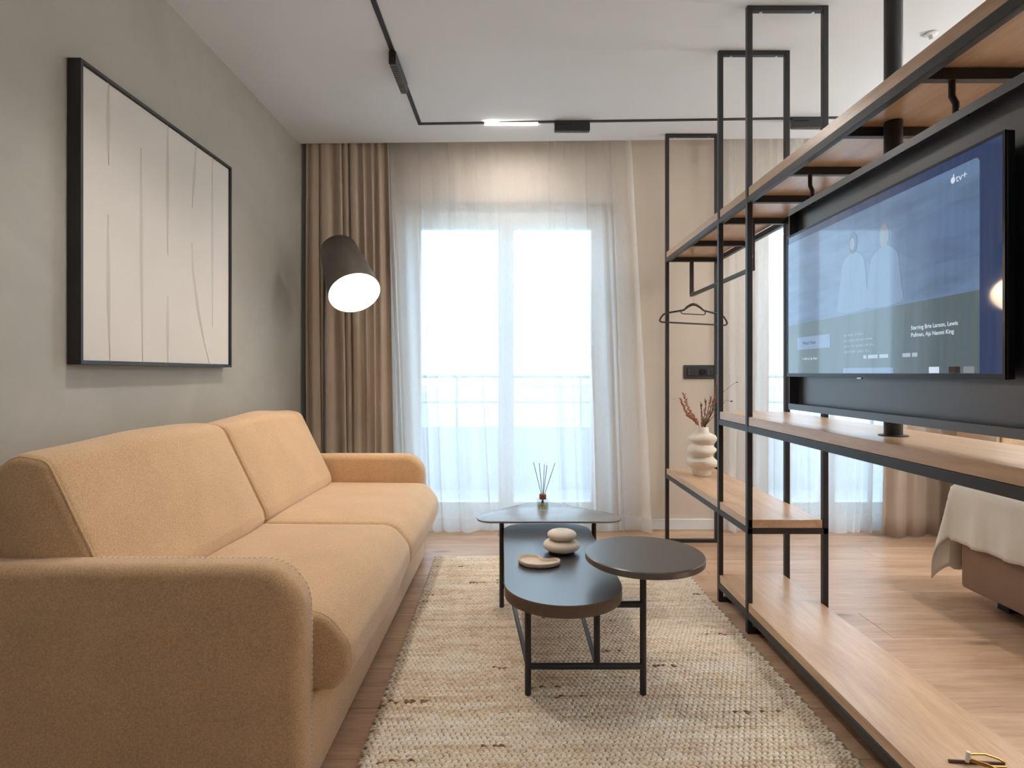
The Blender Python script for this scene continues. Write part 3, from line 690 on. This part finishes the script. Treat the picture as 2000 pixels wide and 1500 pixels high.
mp_ = scr_mat('screen_pale', lin(124, 150, 184), 0.8); mh = scr_mat('screen_straw', lin(136, 146, 150), 0.8); mw = scr_mat('screen_white', lin(214, 222, 240), 0.95); md_ = scr_mat('screen_dark', lin(50, 44, 48), 0.4)
def blob(name, cy, cz, ry, rz, mat, d, n=20): return on_screen(name, [(cy+ry*math.cos(2*PI*k/n), cz+rz*math.sin(2*PI*k/n)) for k in range(n)], mat, d)
mf_ = scr_mat('screen_figure', lin(122, 150, 182), 0.76); ms_ = scr_mat('screen_shade', lin(98, 122, 156), 0.72); mface = scr_mat('screen_face', lin(134, 152, 172), 0.78); mdk = scr_mat('screen_hair', lin(100, 116, 140), 0.72)
for (cy_, hz_, hair) in ((1.690, 1.462, mdk), (1.548, 1.450, mh)):       # the two faint seated figures of the still
    on_screen('figure', catmull([(cy_+0.070, 1.264), (cy_+0.074, 1.31), (cy_+0.062, 1.37), (cy_+0.052, hz_-0.050), (cy_+0.016, hz_-0.030), (cy_-0.016, hz_-0.030), (cy_-0.050, hz_-0.052), (cy_-0.060, 1.37), (cy_-0.068, 1.31), (cy_-0.066, 1.264)], 5), mf_, 0.0008 if hair is mdk else 0.0009)
    blob('figure', cy_, hz_, 0.020, 0.032, hair, 0.0010); blob('figure', cy_+0.003, hz_-0.002, 0.012, 0.018, mface, 0.0012)
on_screen('figure', [sp2(1720, 470), sp2(1800, 425), sp2(1860, 395), sp2(1912, 380), sp2(1912, 500), sp2(1800, 520)], scr_mat('screen_hills', lin(102, 130, 170), 0.74, 0.2), 0.0006)
def text(name, body_, y, z, size, mat, d=0.0012, bold=False):
    cu = bpy.data.curves.new(name, 'FONT'); cu.body = body_; cu.size = size; cu.space_line = 1.0; cu.fill_mode = 'BOTH'
    if bold: cu.offset = size*0.012
    o = bpy.data.objects.new(name, cu); C.objects.link(o)
    dg = bpy.context.evaluated_depsgraph_get(); me = bpy.data.meshes.new_from_object(o.evaluated_get(dg)); C.objects.unlink(o); bpy.data.objects.remove(o)
    vs_ = [(TX+0.001-d, sk_y(y-v.co.x), sk_z(z+v.co.y)) for v in me.vertices]; fs = [list(p.vertices) for p in me.polygons]
    me2 = bpy.data.meshes.new(name); off = worldloc(screen); me2.from_pydata([(a-off.x, b-off.y, c-off.z) for a, b, c in vs_], [], fs); me2.materials.append(mat)
    return link(bpy.data.objects.new(name, me2), screen)
text('lettering', 'Starring Brie Larson, Lewis', 1.443, 1.188, 0.0140, mw, bold=True)
text('lettering', 'Pullman, Aja Naomi King', 1.443, 1.170, 0.0140, mw, bold=True)
mt_ = scr_mat('screen_text', lin(176, 188, 206), 0.8)
for k, s in enumerate(('her dream of being a', 'in a society that sees women', 'sphere. She accepts a job on a', 'out to teach a nation of o...')):
    text('lettering', s, 1.735, 1.189-k*0.0165, 0.0118, mt_)
on_screen('button', [(2.020, 1.160), (1.812, 1.160), (1.812, 1.203), (2.020, 1.203)], mp_, 0.0008)
text('lettering', 'Watch Now', 1.985, 1.176, 0.017, md_)
text('lettering', '+ Add to Up Next', 1.985, 1.124, 0.013, mw)
for (a, b) in ((1.640, 1.625), (1.618, 1.575), (1.568, 1.530), (1.475, 1.445), (1.440, 1.420)): on_screen('badge', [(a, 1.120), (b, 1.120), (b, 1.130), (a, 1.130)], mt_, 0.0008)
for (a, b, mt) in ((1.74, 1.51, mp_), (1.381, 1.348, mw), (1.318, 1.285, md_), (1.275, 1.245, mh)): on_screen('thumbnail', [(a, tz0s+0.013), (b, tz0s+0.013), (b, 1.094), (a, 1.094)], mt, 0.0008)
# streaming mark: small apple and the letters tv+
ya, za = sp2(1861, 352); blob('logo', ya, za, 0.0065, 0.0075, mw, 0.0008); blob('logo', ya-0.002, za+0.010, 0.0018, 0.003, mw, 0.0008)
text('logo', 'tv+', ya-0.009, za-0.0075, 0.024, mw)
box('sensor', TX-0.002, TX+0.004, 1.68, 1.70, tz0-0.004, tz0, M['steel'], tv)

# ------------------------------------------------------------------ hanger, wall plate
hx, hy = 1.128, 3.575
hg = thing('clothes_hanger', (hx, hy, 1.50), 'black velvet clothes hanger on the rod under the upper oak board', 'hanger')
HZ = 1.502
hp = lambda a, b: (hx-0.005+a, hy+a*0.12, HZ+b)
tube('hook', [hp(0.0, 0.0), hp(0.0, 0.03), hp(0.006, 0.050)]+[hp(0.004+0.0165*math.cos(q*PI/10-0.5), 0.068+0.0165*math.sin(q*PI/10-0.5)) for q in range(0, 13)], 0.0016, M['steel'], hg, 6)
mesh_obj('arms', *merge(tube_geo([hp(-0.208, -0.108), hp(-0.219, -0.100), hp(-0.212, -0.082), hp(-0.196, -0.062), hp(-0.175, -0.052), hp(-0.065, -0.033), hp(-0.040, -0.012), hp(-0.015, 0.002), hp(0, 0.004), hp(0.015, 0.002), hp(0.040, -0.012), hp(0.065, -0.033), hp(0.175, -0.058), hp(0.196, -0.070), hp(0.212, -0.094), hp(0.219, -0.112), hp(0.208, -0.124)], [0.0058]*5+[0.006, 0.0075, 0.0085, 0.009, 0.0085, 0.0075, 0.006]+[0.0058]*5, 8)), M['black'], hg, 60)
tube('trouser_bar', [hp(-0.208, -0.108), hp(0.208, -0.124)], 0.0052, M['black'], hg, 8)
tube('strap_bar', [hp(-0.082, -0.036), hp(-0.080, -0.050), hp(-0.070, -0.055), hp(0.064, -0.060), hp(0.074, -0.056), hp(0.076, -0.042)], 0.0036, M['black'], hg, 6)

wp = thing('socket_plate', (1.28, YB, 1.08), 'anthracite wall plate with switches and socket above the vase', 'socket')
box('plate', 1.170, 1.402, YB-0.010, YB, 1.038, 1.133, M['socket'], wp, 0.003, 1)
mod = box('module_frame', 1.192, 1.380, YB-0.013, YB-0.009, 1.056, 1.115, M['black'], wp, 0.001, 1)
for k in range(3): box('switch', 1.196+k*0.024, 1.217+k*0.024, YB-0.016, YB-0.012, 1.060, 1.111, M['socket'], wp, 0.001, 1)
v, f = lathe_geo([(0.020, 0), (0.020, 0.003), (0.017, 0.003), (0.016, -0.004)], 0, 0, 20)
mesh_obj('socket_well', [(1.298+a, YB-0.0135-c, 1.0855+b) for a, b, c in v], f, M['tvblack'], wp, 40)
for k in range(2): box('switch', 1.328+k*0.024, 1.349+k*0.024, YB-0.016, YB-0.012, 1.060, 1.111, M['socket'], wp, 0.001, 1)

# ------------------------------------------------------------------ vase with dried stems
vx, vy, vz = 1.118, 3.40, 0.472
vase = thing('vase', (vx, vy, vz), 'cream ceramic vase of stacked lumpy rings on the low oak board', 'vase')
prof = [(0.050, 0.0), (0.054, 0.004), (0.054, 0.028), (0.060, 0.045), (0.080, 0.060), (0.090, 0.075), (0.088, 0.092), (0.070, 0.106), (0.060, 0.114), (0.066, 0.124), (0.082, 0.136), (0.086, 0.150), (0.080, 0.165), (0.064, 0.177), (0.058, 0.186), (0.066, 0.196), (0.078, 0.208), (0.081, 0.220), (0.074, 0.234), (0.054, 0.246), (0.040, 0.258), (0.037, 0.285), (0.034, 0.288), (0.030, 0.284), (0.030, 0.20)]
def vwarp(a, z): return 1+0.05*math.sin(a*2+z*40)+0.03*math.sin(a*3-z*55)
def vtilt(v): return v
v, f = lathe_geo(prof, 0, 0, 36, vwarp)
mesh_obj('body', [(vx+a, vy+b, vz+c+0.10*a*math.sin(c*60)*(1 if 0.03 < c < 0.25 else 0)) for a, b, c in v], f, M['ceramic'], vase, 60)
def leaf_geo(p, d, L, w):
    d = d.normalized(); s = d.cross(Vector((0, 1, 0.3))).normalized()*w; n = s.cross(d).normalized()*w*0.5
    return [p, p+d*L*0.4+s, p+d*L, p+d*L*0.4-s, p+d*L*0.45+n, p+d*L*0.45-n], [[0,1,4], [1,2,4], [2,3,4], [3,0,4], [0,5,1], [1,5,2], [2,5,3], [3,5,0]]
nz0 = vz+0.262
def dried(name, pts, mat, label, group, n, L, w, start=0.35, spread=0.8):
    P = [Vector(p) for p in pts]; cr = []
    t = (nz0+0.034-P[0].z)/(P[1].z-P[0].z); q = P[0].lerp(P[1], t); h = Vector((q.x-vx, q.y-vy))     # keep the stalk inside the vase neck
    if h.length > 0.020: h *= 0.020/h.length
    P.insert(1, Vector((vx+h.x, vy+h.y, q.z)))
    h = Vector((P[0].x-vx, P[0].y-vy))
    if h.length > 0.018: h *= 0.018/h.length
    P[0].x, P[0].y = vx+h.x, vy+h.y
    for i in range(len(P)-1):
        for k in range(5): cr.append(P[i].lerp(P[i+1], k/5))
    cr.append(P[-1]); o = thing(name, cr[0], label, 'dried stem', group)
    tube('stalk', cr, [0.0020-0.0011*i/len(cr) for i in range(len(cr))], mat, o, 5)
    g = []
    for k in range(n):
        t = start+(1-start)*k/max(1, n-1); q = t*(len(cr)-1); i = min(int(q), len(cr)-2); p = cr[i].lerp(cr[i+1], q-i)
        d = (cr[i+1]-cr[i]).normalized()+Vector((R.uniform(-1, 1), R.uniform(-1, 1), R.uniform(-0.3, 0.5)))*spread
        g.append(leaf_geo(p, d, L*R.uniform(0.6, 1.2), w))
    if g:
        q = mesh_obj('florets', *merge(*g), mat, o); q['kind'] = 'stuff'
    return o
for k in range(3):
    a = -0.11-0.012*k+0.03*(k == 2)
    dried('dried_sprig', [(vx-0.012, vy, nz0-0.03), (vx-0.04-0.006*k, vy+0.01*k, nz0+0.07), (vx+a*0.75, vy+0.015*k, nz0+0.13-0.02*k), (vx+a, vy+0.02*k-0.01, nz0+0.215-0.03*k)], M['pink'], ('tallest', 'middle-height', 'shortest')[k]+' dusty pink dried heather sprig leaning left out of the cream vase', 'pink dried sprigs', 70, 0.021, 0.0042, 0.25)
for k in range(5):
    a = -0.01+0.028*k
    dried('dried_wheat', [(vx+0.002*k, vy-0.005+0.004*k, nz0-0.03), (vx+a*0.4, vy+0.006*k-0.01, nz0+0.06), (vx+a*0.8, vy+0.008*k-0.02, nz0+0.12+0.01*k), (vx+a*1.1, vy+0.01*k-0.02, nz0+0.155+0.018*k)], M['brownstem'], ('leftmost', 'second', 'third', 'fourth', 'rightmost')[k]+' of five upright brown dried grass stems in the cream vase, counted from the left', 'brown dried stems', 40, 0.026, 0.0026, 0.2, 0.5)
for k in range(2):
    dried('dried_branch', [(vx+0.012, vy+0.01*k, nz0-0.03), (vx+0.06, vy, nz0+0.12), (vx+0.082+0.014*k, vy+0.02, nz0+0.22), (vx+0.088+0.016*k, vy+0.03*k, nz0+0.325-0.05*k)], M['brownstem'], ('taller', 'shorter')[k]+' brown dried branch beside the shelf post, in the cream vase', 'tall brown dried branches', 44, 0.020, 0.003, 0.4, 0.5)
tw = dried('dried_twig', [(vx+0.014, vy, nz0-0.03), (vx+0.07, vy-0.01, nz0+0.13), (vx+0.12, vy-0.02, nz0+0.235), (vx+0.190, vy-0.03, nz0+0.292)], M['bud'], 'bare twig from the vase reaching right past the post, bud at its tip', None, 0, 0, 0)
v, f = lathe_geo([(0.0005, 0), (0.004, 0.005), (0.0005, 0.012)], 0, 0, 8); mesh_obj('bud', [(vx+0.190+c, vy-0.03+a, nz0+0.29+b) for a, b, c in v], f, M['bud'], tw, 180)
tw = dried('dried_twig', [(vx+0.014, vy-0.01, nz0-0.03), (vx+0.07, vy-0.02, nz0+0.10), (vx+0.130, vy-0.03, nz0+0.185), (vx+0.155, vy-0.03, nz0+0.178)], M['bud'], 'short bare twig from the vase ending in a dark seed head', None, 0, 0, 0)
mesh_obj('bud', [(vx+0.155+c*1.4, vy-0.03+a*1.4, nz0+0.178+b*1.4) for a, b, c in v], f, M['bud'], tw, 180)
dried('dried_grass', [(vx-0.008, vy+0.012, nz0-0.03), (vx-0.05, vy+0.02, nz0+0.10), (vx-0.10, vy+0.02, nz0+0.175), (vx-0.16, vy+0.02, nz0+0.188)], M['pale'], 'pale feathery dried grass drooping left from the cream vase', None, 30, 0.016, 0.0016, 0.55, 0.8)

# ------------------------------------------------------------------ rug
rugx, rugy, RW, RL = 0.255, 2.355, 1.385, 2.01
rug = thing('rug', (rugx, rugy, 0), 'cream chunky braided wool rug under the coffee table', 'rug'); rug.rotation_euler.z = 0.0165
def rug_part(name, V, Fc, mat):
    me = bpy.data.meshes.new(name); me.from_pydata(V, [], Fc); me.materials.append(mat); return link(bpy.data.objects.new(name, me), rug)
v, f = box_geo(-RW/2+0.004, RW/2-0.004, -RL/2+0.004, RL/2-0.004, 0.0005, 0.007); rug_part('backing', v, f, M['rugback'])
rng = np.random.default_rng(4)
px_p, row_p = 0.0172, 0.0096
ncol, nrow = int(RW/px_p), int(RL/row_p)
ns_, rings = 7, 3
angs = np.linspace(0, 2*np.pi, ns_, endpoint=False)
unit = []
for j in range(rings):
    e = j*(np.pi/2)/rings
    for a in angs: unit.append((np.cos(e)*np.cos(a), np.cos(e)*np.sin(a), np.sin(e)))
unit.append((0, 0, 1)); unit = np.array(unit)
uf = []
for j in range(rings-1):
    for k in range(ns_):
        a, b, c, d = j*ns_+k, j*ns_+(k+1) % ns_, (j+1)*ns_+(k+1) % ns_, (j+1)*ns_+k
        uf += [(a, b, c), (a, c, d)]
for k in range(ns_): uf.append(((rings-1)*ns_+k, (rings-1)*ns_+(k+1) % ns_, rings*ns_))
uf = np.array(uf)
ii, jj = np.meshgrid(np.arange(ncol), np.arange(nrow)); ii = ii.ravel(); jj = jj.ravel(); N = len(ii)
cx_ = -RW/2+px_p*(ii+0.5+0.25*((jj//2) % 2)*2)-px_p*0.25; cy_ = -RL/2+row_p*(jj+0.5)
cx_ += rng.normal(0, 0.0009, N); cy_ += rng.normal(0, 0.0006, N)
sg = np.where(jj % 2 == 0, 1.0, -1.0); rot = sg*0.42+rng.normal(0, 0.10, N)
hl = 0.0112*(1+rng.normal(0, 0.07, N)); hw = 0.0056*(1+rng.normal(0, 0.08, N)); hh = 0.0062*(1+rng.normal(0, 0.12, N))
U = unit[None]*np.stack([hl, hw, hh], 1)[:, None, :]
ca, sa = np.cos(rot)[:, None], np.sin(rot)[:, None]
VX = U[..., 0]*ca-U[..., 1]*sa+cx_[:, None]; VY = U[..., 0]*sa+U[..., 1]*ca+cy_[:, None]; VZ = U[..., 2]+0.0055
co = np.stack([VX, VY, VZ], -1).reshape(-1, 3)
fc = (uf[None]+(np.arange(N)*len(unit))[:, None, None]).reshape(-1, 3)
me = bpy.data.meshes.new('braided_wool'); me.vertices.add(len(co)); me.vertices.foreach_set('co', co.astype(np.float32).ravel())
me.loops.add(fc.size); me.loops.foreach_set('vertex_index', fc.astype(np.int32).ravel())
me.polygons.add(len(fc)); me.polygons.foreach_set('loop_start', np.arange(0, fc.size, 3, dtype=np.int32)); me.polygons.foreach_set('loop_total', np.full(len(fc), 3, dtype=np.int32))
me.update(calc_edges=True); me.polygons.foreach_set('use_smooth', np.ones(len(fc), dtype=bool))
# yarn tones: cream with tan and grey-brown runs along the rows
rowtone = rng.normal(0, 1, nrow//2+2)
seg = rng.normal(0, 1, (nrow//2+2, ncol//9+3)); runt = seg[jj//2, (ii+5*(jj//2) % 9)//9]
tone = 0.45*rowtone[jj//2]+0.6*runt+0.5*rng.normal(0, 1, N)
cream = np.array(lin(232, 214, 190)[:3]); tan = np.array(lin(210, 184, 152)[:3]); pale = np.array(lin(240, 230, 214)[:3]); brown = np.array(lin(136, 104, 78)[:3])
w1 = np.clip(tone*0.5, 0, 1)[:, None]; w2 = np.clip(-tone*0.6, 0, 1)[:, None]
colr = cream*(1-w1)+tan*w1; colr = colr*(1-w2)+pale*w2
dk = ((seg[jj//2, (ii+5*(jj//2) % 9)//9] > 2.0) & (rng.random(N) < 0.25))[:, None]; colr = np.where(dk, brown, colr)
at = me.color_attributes.new('yarn', 'FLOAT_COLOR', 'POINT')
cc = np.ones((N, len(unit), 4), np.float32); cc[..., :3] = colr[:, None, :]; at.data.foreach_set('color', cc.ravel())
m, ns, ls, b = new_mat('cream_wool_yarn'); an = node(ns, 'ShaderNodeAttribute', attribute_name='yarn')
tc = node(ns, 'ShaderNodeTexCoord'); nz = node(ns, 'ShaderNodeTexNoise', Scale=500.0, Detail=2.0); ls.new(tc.outputs['Object'], nz.inputs['Vector'])
ls.new(an.outputs['Color'], b.inputs['Base Color']); b.inputs['Roughness'].default_value = 0.95; b.inputs['Specular IOR Level'].default_value = 0.1; b.inputs['Sheen Weight'].default_value = 0.2
bp = node(ns, 'ShaderNodeBump', Strength=0.5, Distance=0.001); ls.new(nz.outputs['Fac'], bp.inputs['Height']); ls.new(bp.outputs['Normal'], b.inputs['Normal'])
me.materials.append(m); o = link(bpy.data.objects.new('braided_wool', me), rug); o['kind'] = 'stuff'
RUGZ = 0.0115

# ------------------------------------------------------------------ coffee table
ct = thing('coffee_table', (0.2, 2.25, RUGZ), 'black metal coffee table with three tops at different heights', 'table')
ROUND = (0.446, 1.955); zr = 0.467
lathe('round_top', [(0.196, zr-0.024), (0.200, zr-0.021), (0.2, zr-0.003), (0.197, zr)], *ROUND, M['tabledark'], ct, 64, smooth=30)
zl = 0.370; r = 0.198; xc = 0.167; yn = 1.745+r; yf = 2.60
out = [(xc+r*math.cos(-PI+PI*k/28), yn+r*math.sin(-PI+PI*k/28)) for k in range(29)]+[(xc+0.19-0.012+0.10*math.cos(PI/2*k/8)-0.10, yf+0.10*math.sin(PI/2*k/8)) for k in range(9)]+[(xc-0.19-0.022+0.10-0.10*math.sin(PI/2*k/8), yf+0.10*math.cos(PI/2*k/8)) for k in range(9)]
lt = prism('long_top', out, zl-0.040, zl-0.002, M['tableedge'], ct, 0.002)
prism('top_sheet', [((p[0]-xc)*0.994+xc, (p[1]-2.2)*0.997+2.2) for p in out], zl-0.0025, zl, M['tabledark'], lt)
zs = 0.420
tri = round_poly([(-0.155, 2.545), (0.475, 2.545), (0.50, 2.66), (0.20, 2.93), (0.08, 2.93), (-0.175, 2.66)], [0.075, 0.075, 0.09, 0.12, 0.12, 0.09], 10)
prism('stone_top', tri, zs-0.009, zs, M['stonetop'], ct, 0.002)
LR = 0.0108
tube('leg', [(0.048, 1.905, RUGZ), (0.048, 1.905, zl-0.04)], LR, M['black'], ct, 14)
tube('leg', [(0.431, 1.908, RUGZ), (0.431, 1.908, zr-0.024)], LR, M['black'], ct, 14)
tube('leg', [(-0.054, 2.618, RUGZ), (-0.054, 2.618, zs-0.009)], LR, M['black'], ct, 14)
tube('leg', [(0.367, 2.618, RUGZ), (0.367, 2.618, zs-0.009)], LR, M['black'], ct, 14)
tube('upright', [(0.277, 1.906, 0.105), (0.277, 1.906, zl-0.04)], LR, M['black'], ct, 14)
tube('cross_bar', [(0.048, 1.906, 0.105), (0.431, 1.906, 0.105)], LR, M['black'], ct, 14)
tube('side_bar', [(0.048, 1.906, 0.105), (-0.02, 2.618, 0.105)], LR*0.8, M['black'], ct, 12)
tube('side_bar', [(0.277, 1.906, 0.105), (0.277, 2.618, 0.105)], LR*0.8, M['black'], ct, 12)
tube('cross_bar', [(-0.054, 2.618, 0.105), (0.367, 2.618, 0.105)], LR*0.8, M['black'], ct, 12)
tube('arm_bar', [(0.277, 1.907, zl-0.06), (0.431, 1.907, zl-0.06)], LR, M['black'], ct, 14)

# reed diffuser
dx, dy = 0.141, 2.77
df = thing('reed_diffuser', (dx, dy, zs), 'small square glass diffuser bottle with copper cap on the stone top', 'diffuser')
hb = 0.028
o = mesh_obj('bottle', *box_geo(dx-hb, dx+hb, dy-hb, dy+hb, zs+0.0005, zs+0.050, 0.005, 3), M['bglass'], df, 40)
box('oil', dx-hb+0.005, dx+hb-0.005, dy-hb+0.005, dy+hb-0.005, zs+0.005, zs+0.026, M['oil'], df)
lathe('cap', [(0.016, zs+0.050), (0.017, zs+0.052), (0.017, zs+0.072), (0.015, zs+0.075), (0.006, zs+0.075)], dx, dy, M['copper'], df, 24)
for i, (a, h_, dd) in enumerate(((-0.044, 0.152, 0.004), (-0.018, 0.155, -0.006), (0.010, 0.140, 0.008), (0.020, 0.143, -0.004), (0.060, 0.150, 0.002))):
    lb = ('leftmost thin dark reed standing in the diffuser bottle', 'second thin dark reed from the left in the diffuser bottle', 'middle thin dark reed in the diffuser bottle', 'fourth thin dark reed from the left in the diffuser bottle', 'rightmost thin dark reed leaning right in the diffuser bottle')[i]
    v, f = tube_geo([(dx-a*0.30, dy-dd*2, zs+0.006), (dx+a*0.15, dy+dd*0.7, zs+0.073), (dx+a, dy+dd*4, zs+0.073+h_)], 0.0016, 6)
    tag(mesh_obj('diffuser_reed', v, f, M['reed'], None, 60, (dx, dy, zs+0.006)), lb, 'reed', 'reeds in the diffuser')

# pebble jar and dish
jx, jy = 0.190, 2.27
jar = thing('pebble_jar', (jx, jy, zl), 'cream ceramic jar like two stacked flat pebbles on the long tabletop', 'jar')
lathe('foot', [(0.050, zl), (0.052, zl+0.008)], jx, jy, M['dark'], jar, 32)  # dark ring: shadow gap under the jar put into the colour
def peb(name, cx, cy, z0, r, h, dimple, w, off=0.0):
    pr = []
    for k in range(13):
        a = -PI/2+PI*k/12; pr.append((max(0.001, r*(abs(math.cos(a))**0.55) if k not in (0, 12) else 0.42*r), z0+h/2+h/2*math.sin(a)))
    pr += [(0.3*r, z0+h-dimple*0.5), (0.12*r, z0+h-dimple), (0.001, z0+h-dimple)]
    lathe(name, pr, cx, cy, M['ceramic'], jar, 40, lambda a, z: 1+w*math.cos(2*a+0.6)+w*0.5*math.sin(3*a), 180)
peb('jar_body', jx, jy, zl+0.005, 0.071, 0.046, 0.0, 0.03); peb('jar_lid', jx+0.002, jy+0.004, zl+0.049, 0.057, 0.038, 0.006, 0.02)
kx, ky = 0.094, 2.125
dish = thing('kidney_dish', (kx, ky, zl), 'small sand coloured kidney-shaped dish in front of the pebble jar', 'dish')
ctrl = [(-0.078, 0.012), (-0.066, 0.052), (-0.030, 0.066), (0.002, 0.050), (0.012, 0.022), (0.034, 0.014), (0.060, 0.022), (0.078, 0.010), (0.074, -0.022), (0.040, -0.050), (-0.010, -0.056), (-0.056, -0.036)]
ol = catmull(ctrl); V, Fc = [], []; n = len(ol)
def inset(ol, s):
    m_ = len(ol); res = []
    area = sum(ol[i-1].x*ol[i].y-ol[i].x*ol[i-1].y for i in range(m_)); sgn = 1 if area > 0 else -1
    for i in range(m_):
        t = ol[(i+1) % m_]-ol[i-1]; nn = Vector((-t.y, t.x)).normalized()*sgn; res.append(ol[i]+nn*s)
    return res
for s, z in ((0.010, 0.0), (0.002, 0.006), (0.0, 0.016), (0.0015, 0.018), (0.004, 0.016), (0.007, 0.008), (0.013, 0.006)):
    V += [(kx+p.x, ky+p.y, zl+z) for p in inset(ol, s)]
for j in range(6):
    for k in range(n): Fc.append([j*n+k, j*n+(k+1) % n, (j+1)*n+(k+1) % n, (j+1)*n+k])
Fc.append(list(range(n))[::-1]); Fc.append([6*n+k for k in range(n)])
mesh_obj('bowl', V, Fc, M['sand'], dish, 50)

# ------------------------------------------------------------------ bed, throw, cabinet beyond the shelving
bed = thing('bed', (3.15, 1.95, 0), 'low upholstered taupe bed beyond the shelving unit', 'bed')
box('bed_base', 2.14, 4.20, 1.15, 2.75, 0.055, 0.31, M['bedcloth'], bed, 0.02, 3)
box('mattress', 2.16, 4.20, 1.17, 2.73, 0.31, 0.54, M['sheet'], bed, 0.05, 4)
for (a, b) in ((2.25, 1.3), (2.25, 2.6), (4.05, 1.3), (4.05, 2.6)): box('leg', a-0.03, a+0.03, b-0.03, b+0.03, 0, 0.06, M['black'], bed)
NX_, NY_ = 44, 64; V, Fc = [], []
def throw(a, b):
    """a: distance out over the foot edge (negative on top), b: distance over the far edge"""
    ex, ey, zt = 2.128, 2.765, 0.556
    wv = 0.010*math.sin(b*38+1.0)+0.006*math.sin(b*71)
    if a <= 0 and b <= 0: return (ex-a, ey+b, zt+0.004*math.sin(a*40+b*25))
    if a > 0 and b <= 0:
        k = min(1, a/0.03); return (ex-0.012*k-(0.012+wv)*a*3.2, ey+b, zt-a*0.985+0.004*(1-k))
    if a <= 0 and b > 0:
        k = min(1, b/0.03); return (ex-a, ey+0.012*k+(0.02+0.01*math.sin(a*40))*b*3, zt-b*0.98)
    r = math.hypot(a, b); ph = math.atan2(b, a); dirx, diry = -math.cos(ph), math.sin(ph)
    fl = 0.012*min(1, r/0.03)+r*(0.05+0.14*math.sin(2*ph)**2)
    return (ex+dirx*fl, ey+diry*fl, zt-r*0.95)
for i in range(NX_+1):
    for j in range(NY_+1):
        a = -0.55+(0.55+0.285)*i/NX_; b = 0.44-(0.44+1.35)*j/NY_
        p = throw(a, b); n_ = mnoise.noise(Vector((p[0]*9, p[1]*9, p[2]*9)))*0.006
        V.append((p[0]+n_, p[1]+n_*0.5, max(0.012, p[2]+n_*0.4)))
for i in range(NX_):
    for j in range(NY_): q = i*(NY_+1)+j; Fc.append([q, q+1, q+NY_+2, q+NY_+1])
o = mesh_obj('throw_blanket', V, Fc, M['linen'], None, 180, (2.3, 2.3, 0.55)); tag(o, 'cream muslin throw hanging over the foot of the bed', 'blanket')
md = o.modifiers.new('thickness', 'SOLIDIFY'); md.thickness = 0.004
cb = thing('oak_cabinet', (3.1, 3.45, 0), 'oak cabinet glimpsed under the television panel beyond the bed', 'cabinet')
box('body', 2.78, 3.55, 3.30, 3.60, 0.0, 0.92, M['board'], cb, 0.003, 1)
for k in range(2): d_ = box('door', 2.80+k*0.37, 3.16+k*0.37, 3.284, 3.30, 0.05, 0.90, M['board'], cb, 0.003, 1); box('handle', 3.12+k*0.05, 3.13+k*0.05, 3.270, 3.284, 0.45, 0.60, M['black'], d_)

# ------------------------------------------------------------------ brass loop with a stick on the bottom board
gz = 0.126
gx, gy = 1.135, 1.41
bl = thing('brass_clip', (gx, gy, gz), 'brass wire loop with a white clasp on a dark wooden stick, bottom board', 'ornament')
P = lambda a, b, h: tuple(px(a, b, F*(CAMH-gz-h)/(b-CY)))
s0, s1 = P(1853, 1486, 0.004), P(1961, 1492, 0.004)
tube('stick', [s0, s1], 0.004, M['darkwood'], bl, 6)
c0 = Vector(P(1893, 1484, 0.012)); e1 = Vector(P(1958, 1487, 0.012)); e2 = Vector(P(1965, 1512, 0.008))
c1 = c0+Vector((0, 0, 0.014)); 
tube('brass_loop', [c1, c1.lerp(e1, 0.5)+Vector((0, 0.004, 0.006)), e1+Vector((-0.008, 0.004, 0.004)), e1+Vector((0.003, -0.004, 0)), e1+Vector((-0.004, -0.014, -0.004)), c0.lerp(e2, 0.45), c0], 0.0026, M['gold'], bl, 8)
tube('brass_bar', [c0, c0.lerp(e2, 0.5)+Vector((0, 0, 0.004)), e2], 0.0042, M['gold'], bl, 8)
tube('clasp', [c0+Vector((-0.004, 0.002, -0.006)), c0+Vector((-0.003, 0, 0.006)), c1+Vector((-0.002, 0, 0.006))], [0.0045, 0.0055, 0.005], M['white'], bl, 8)
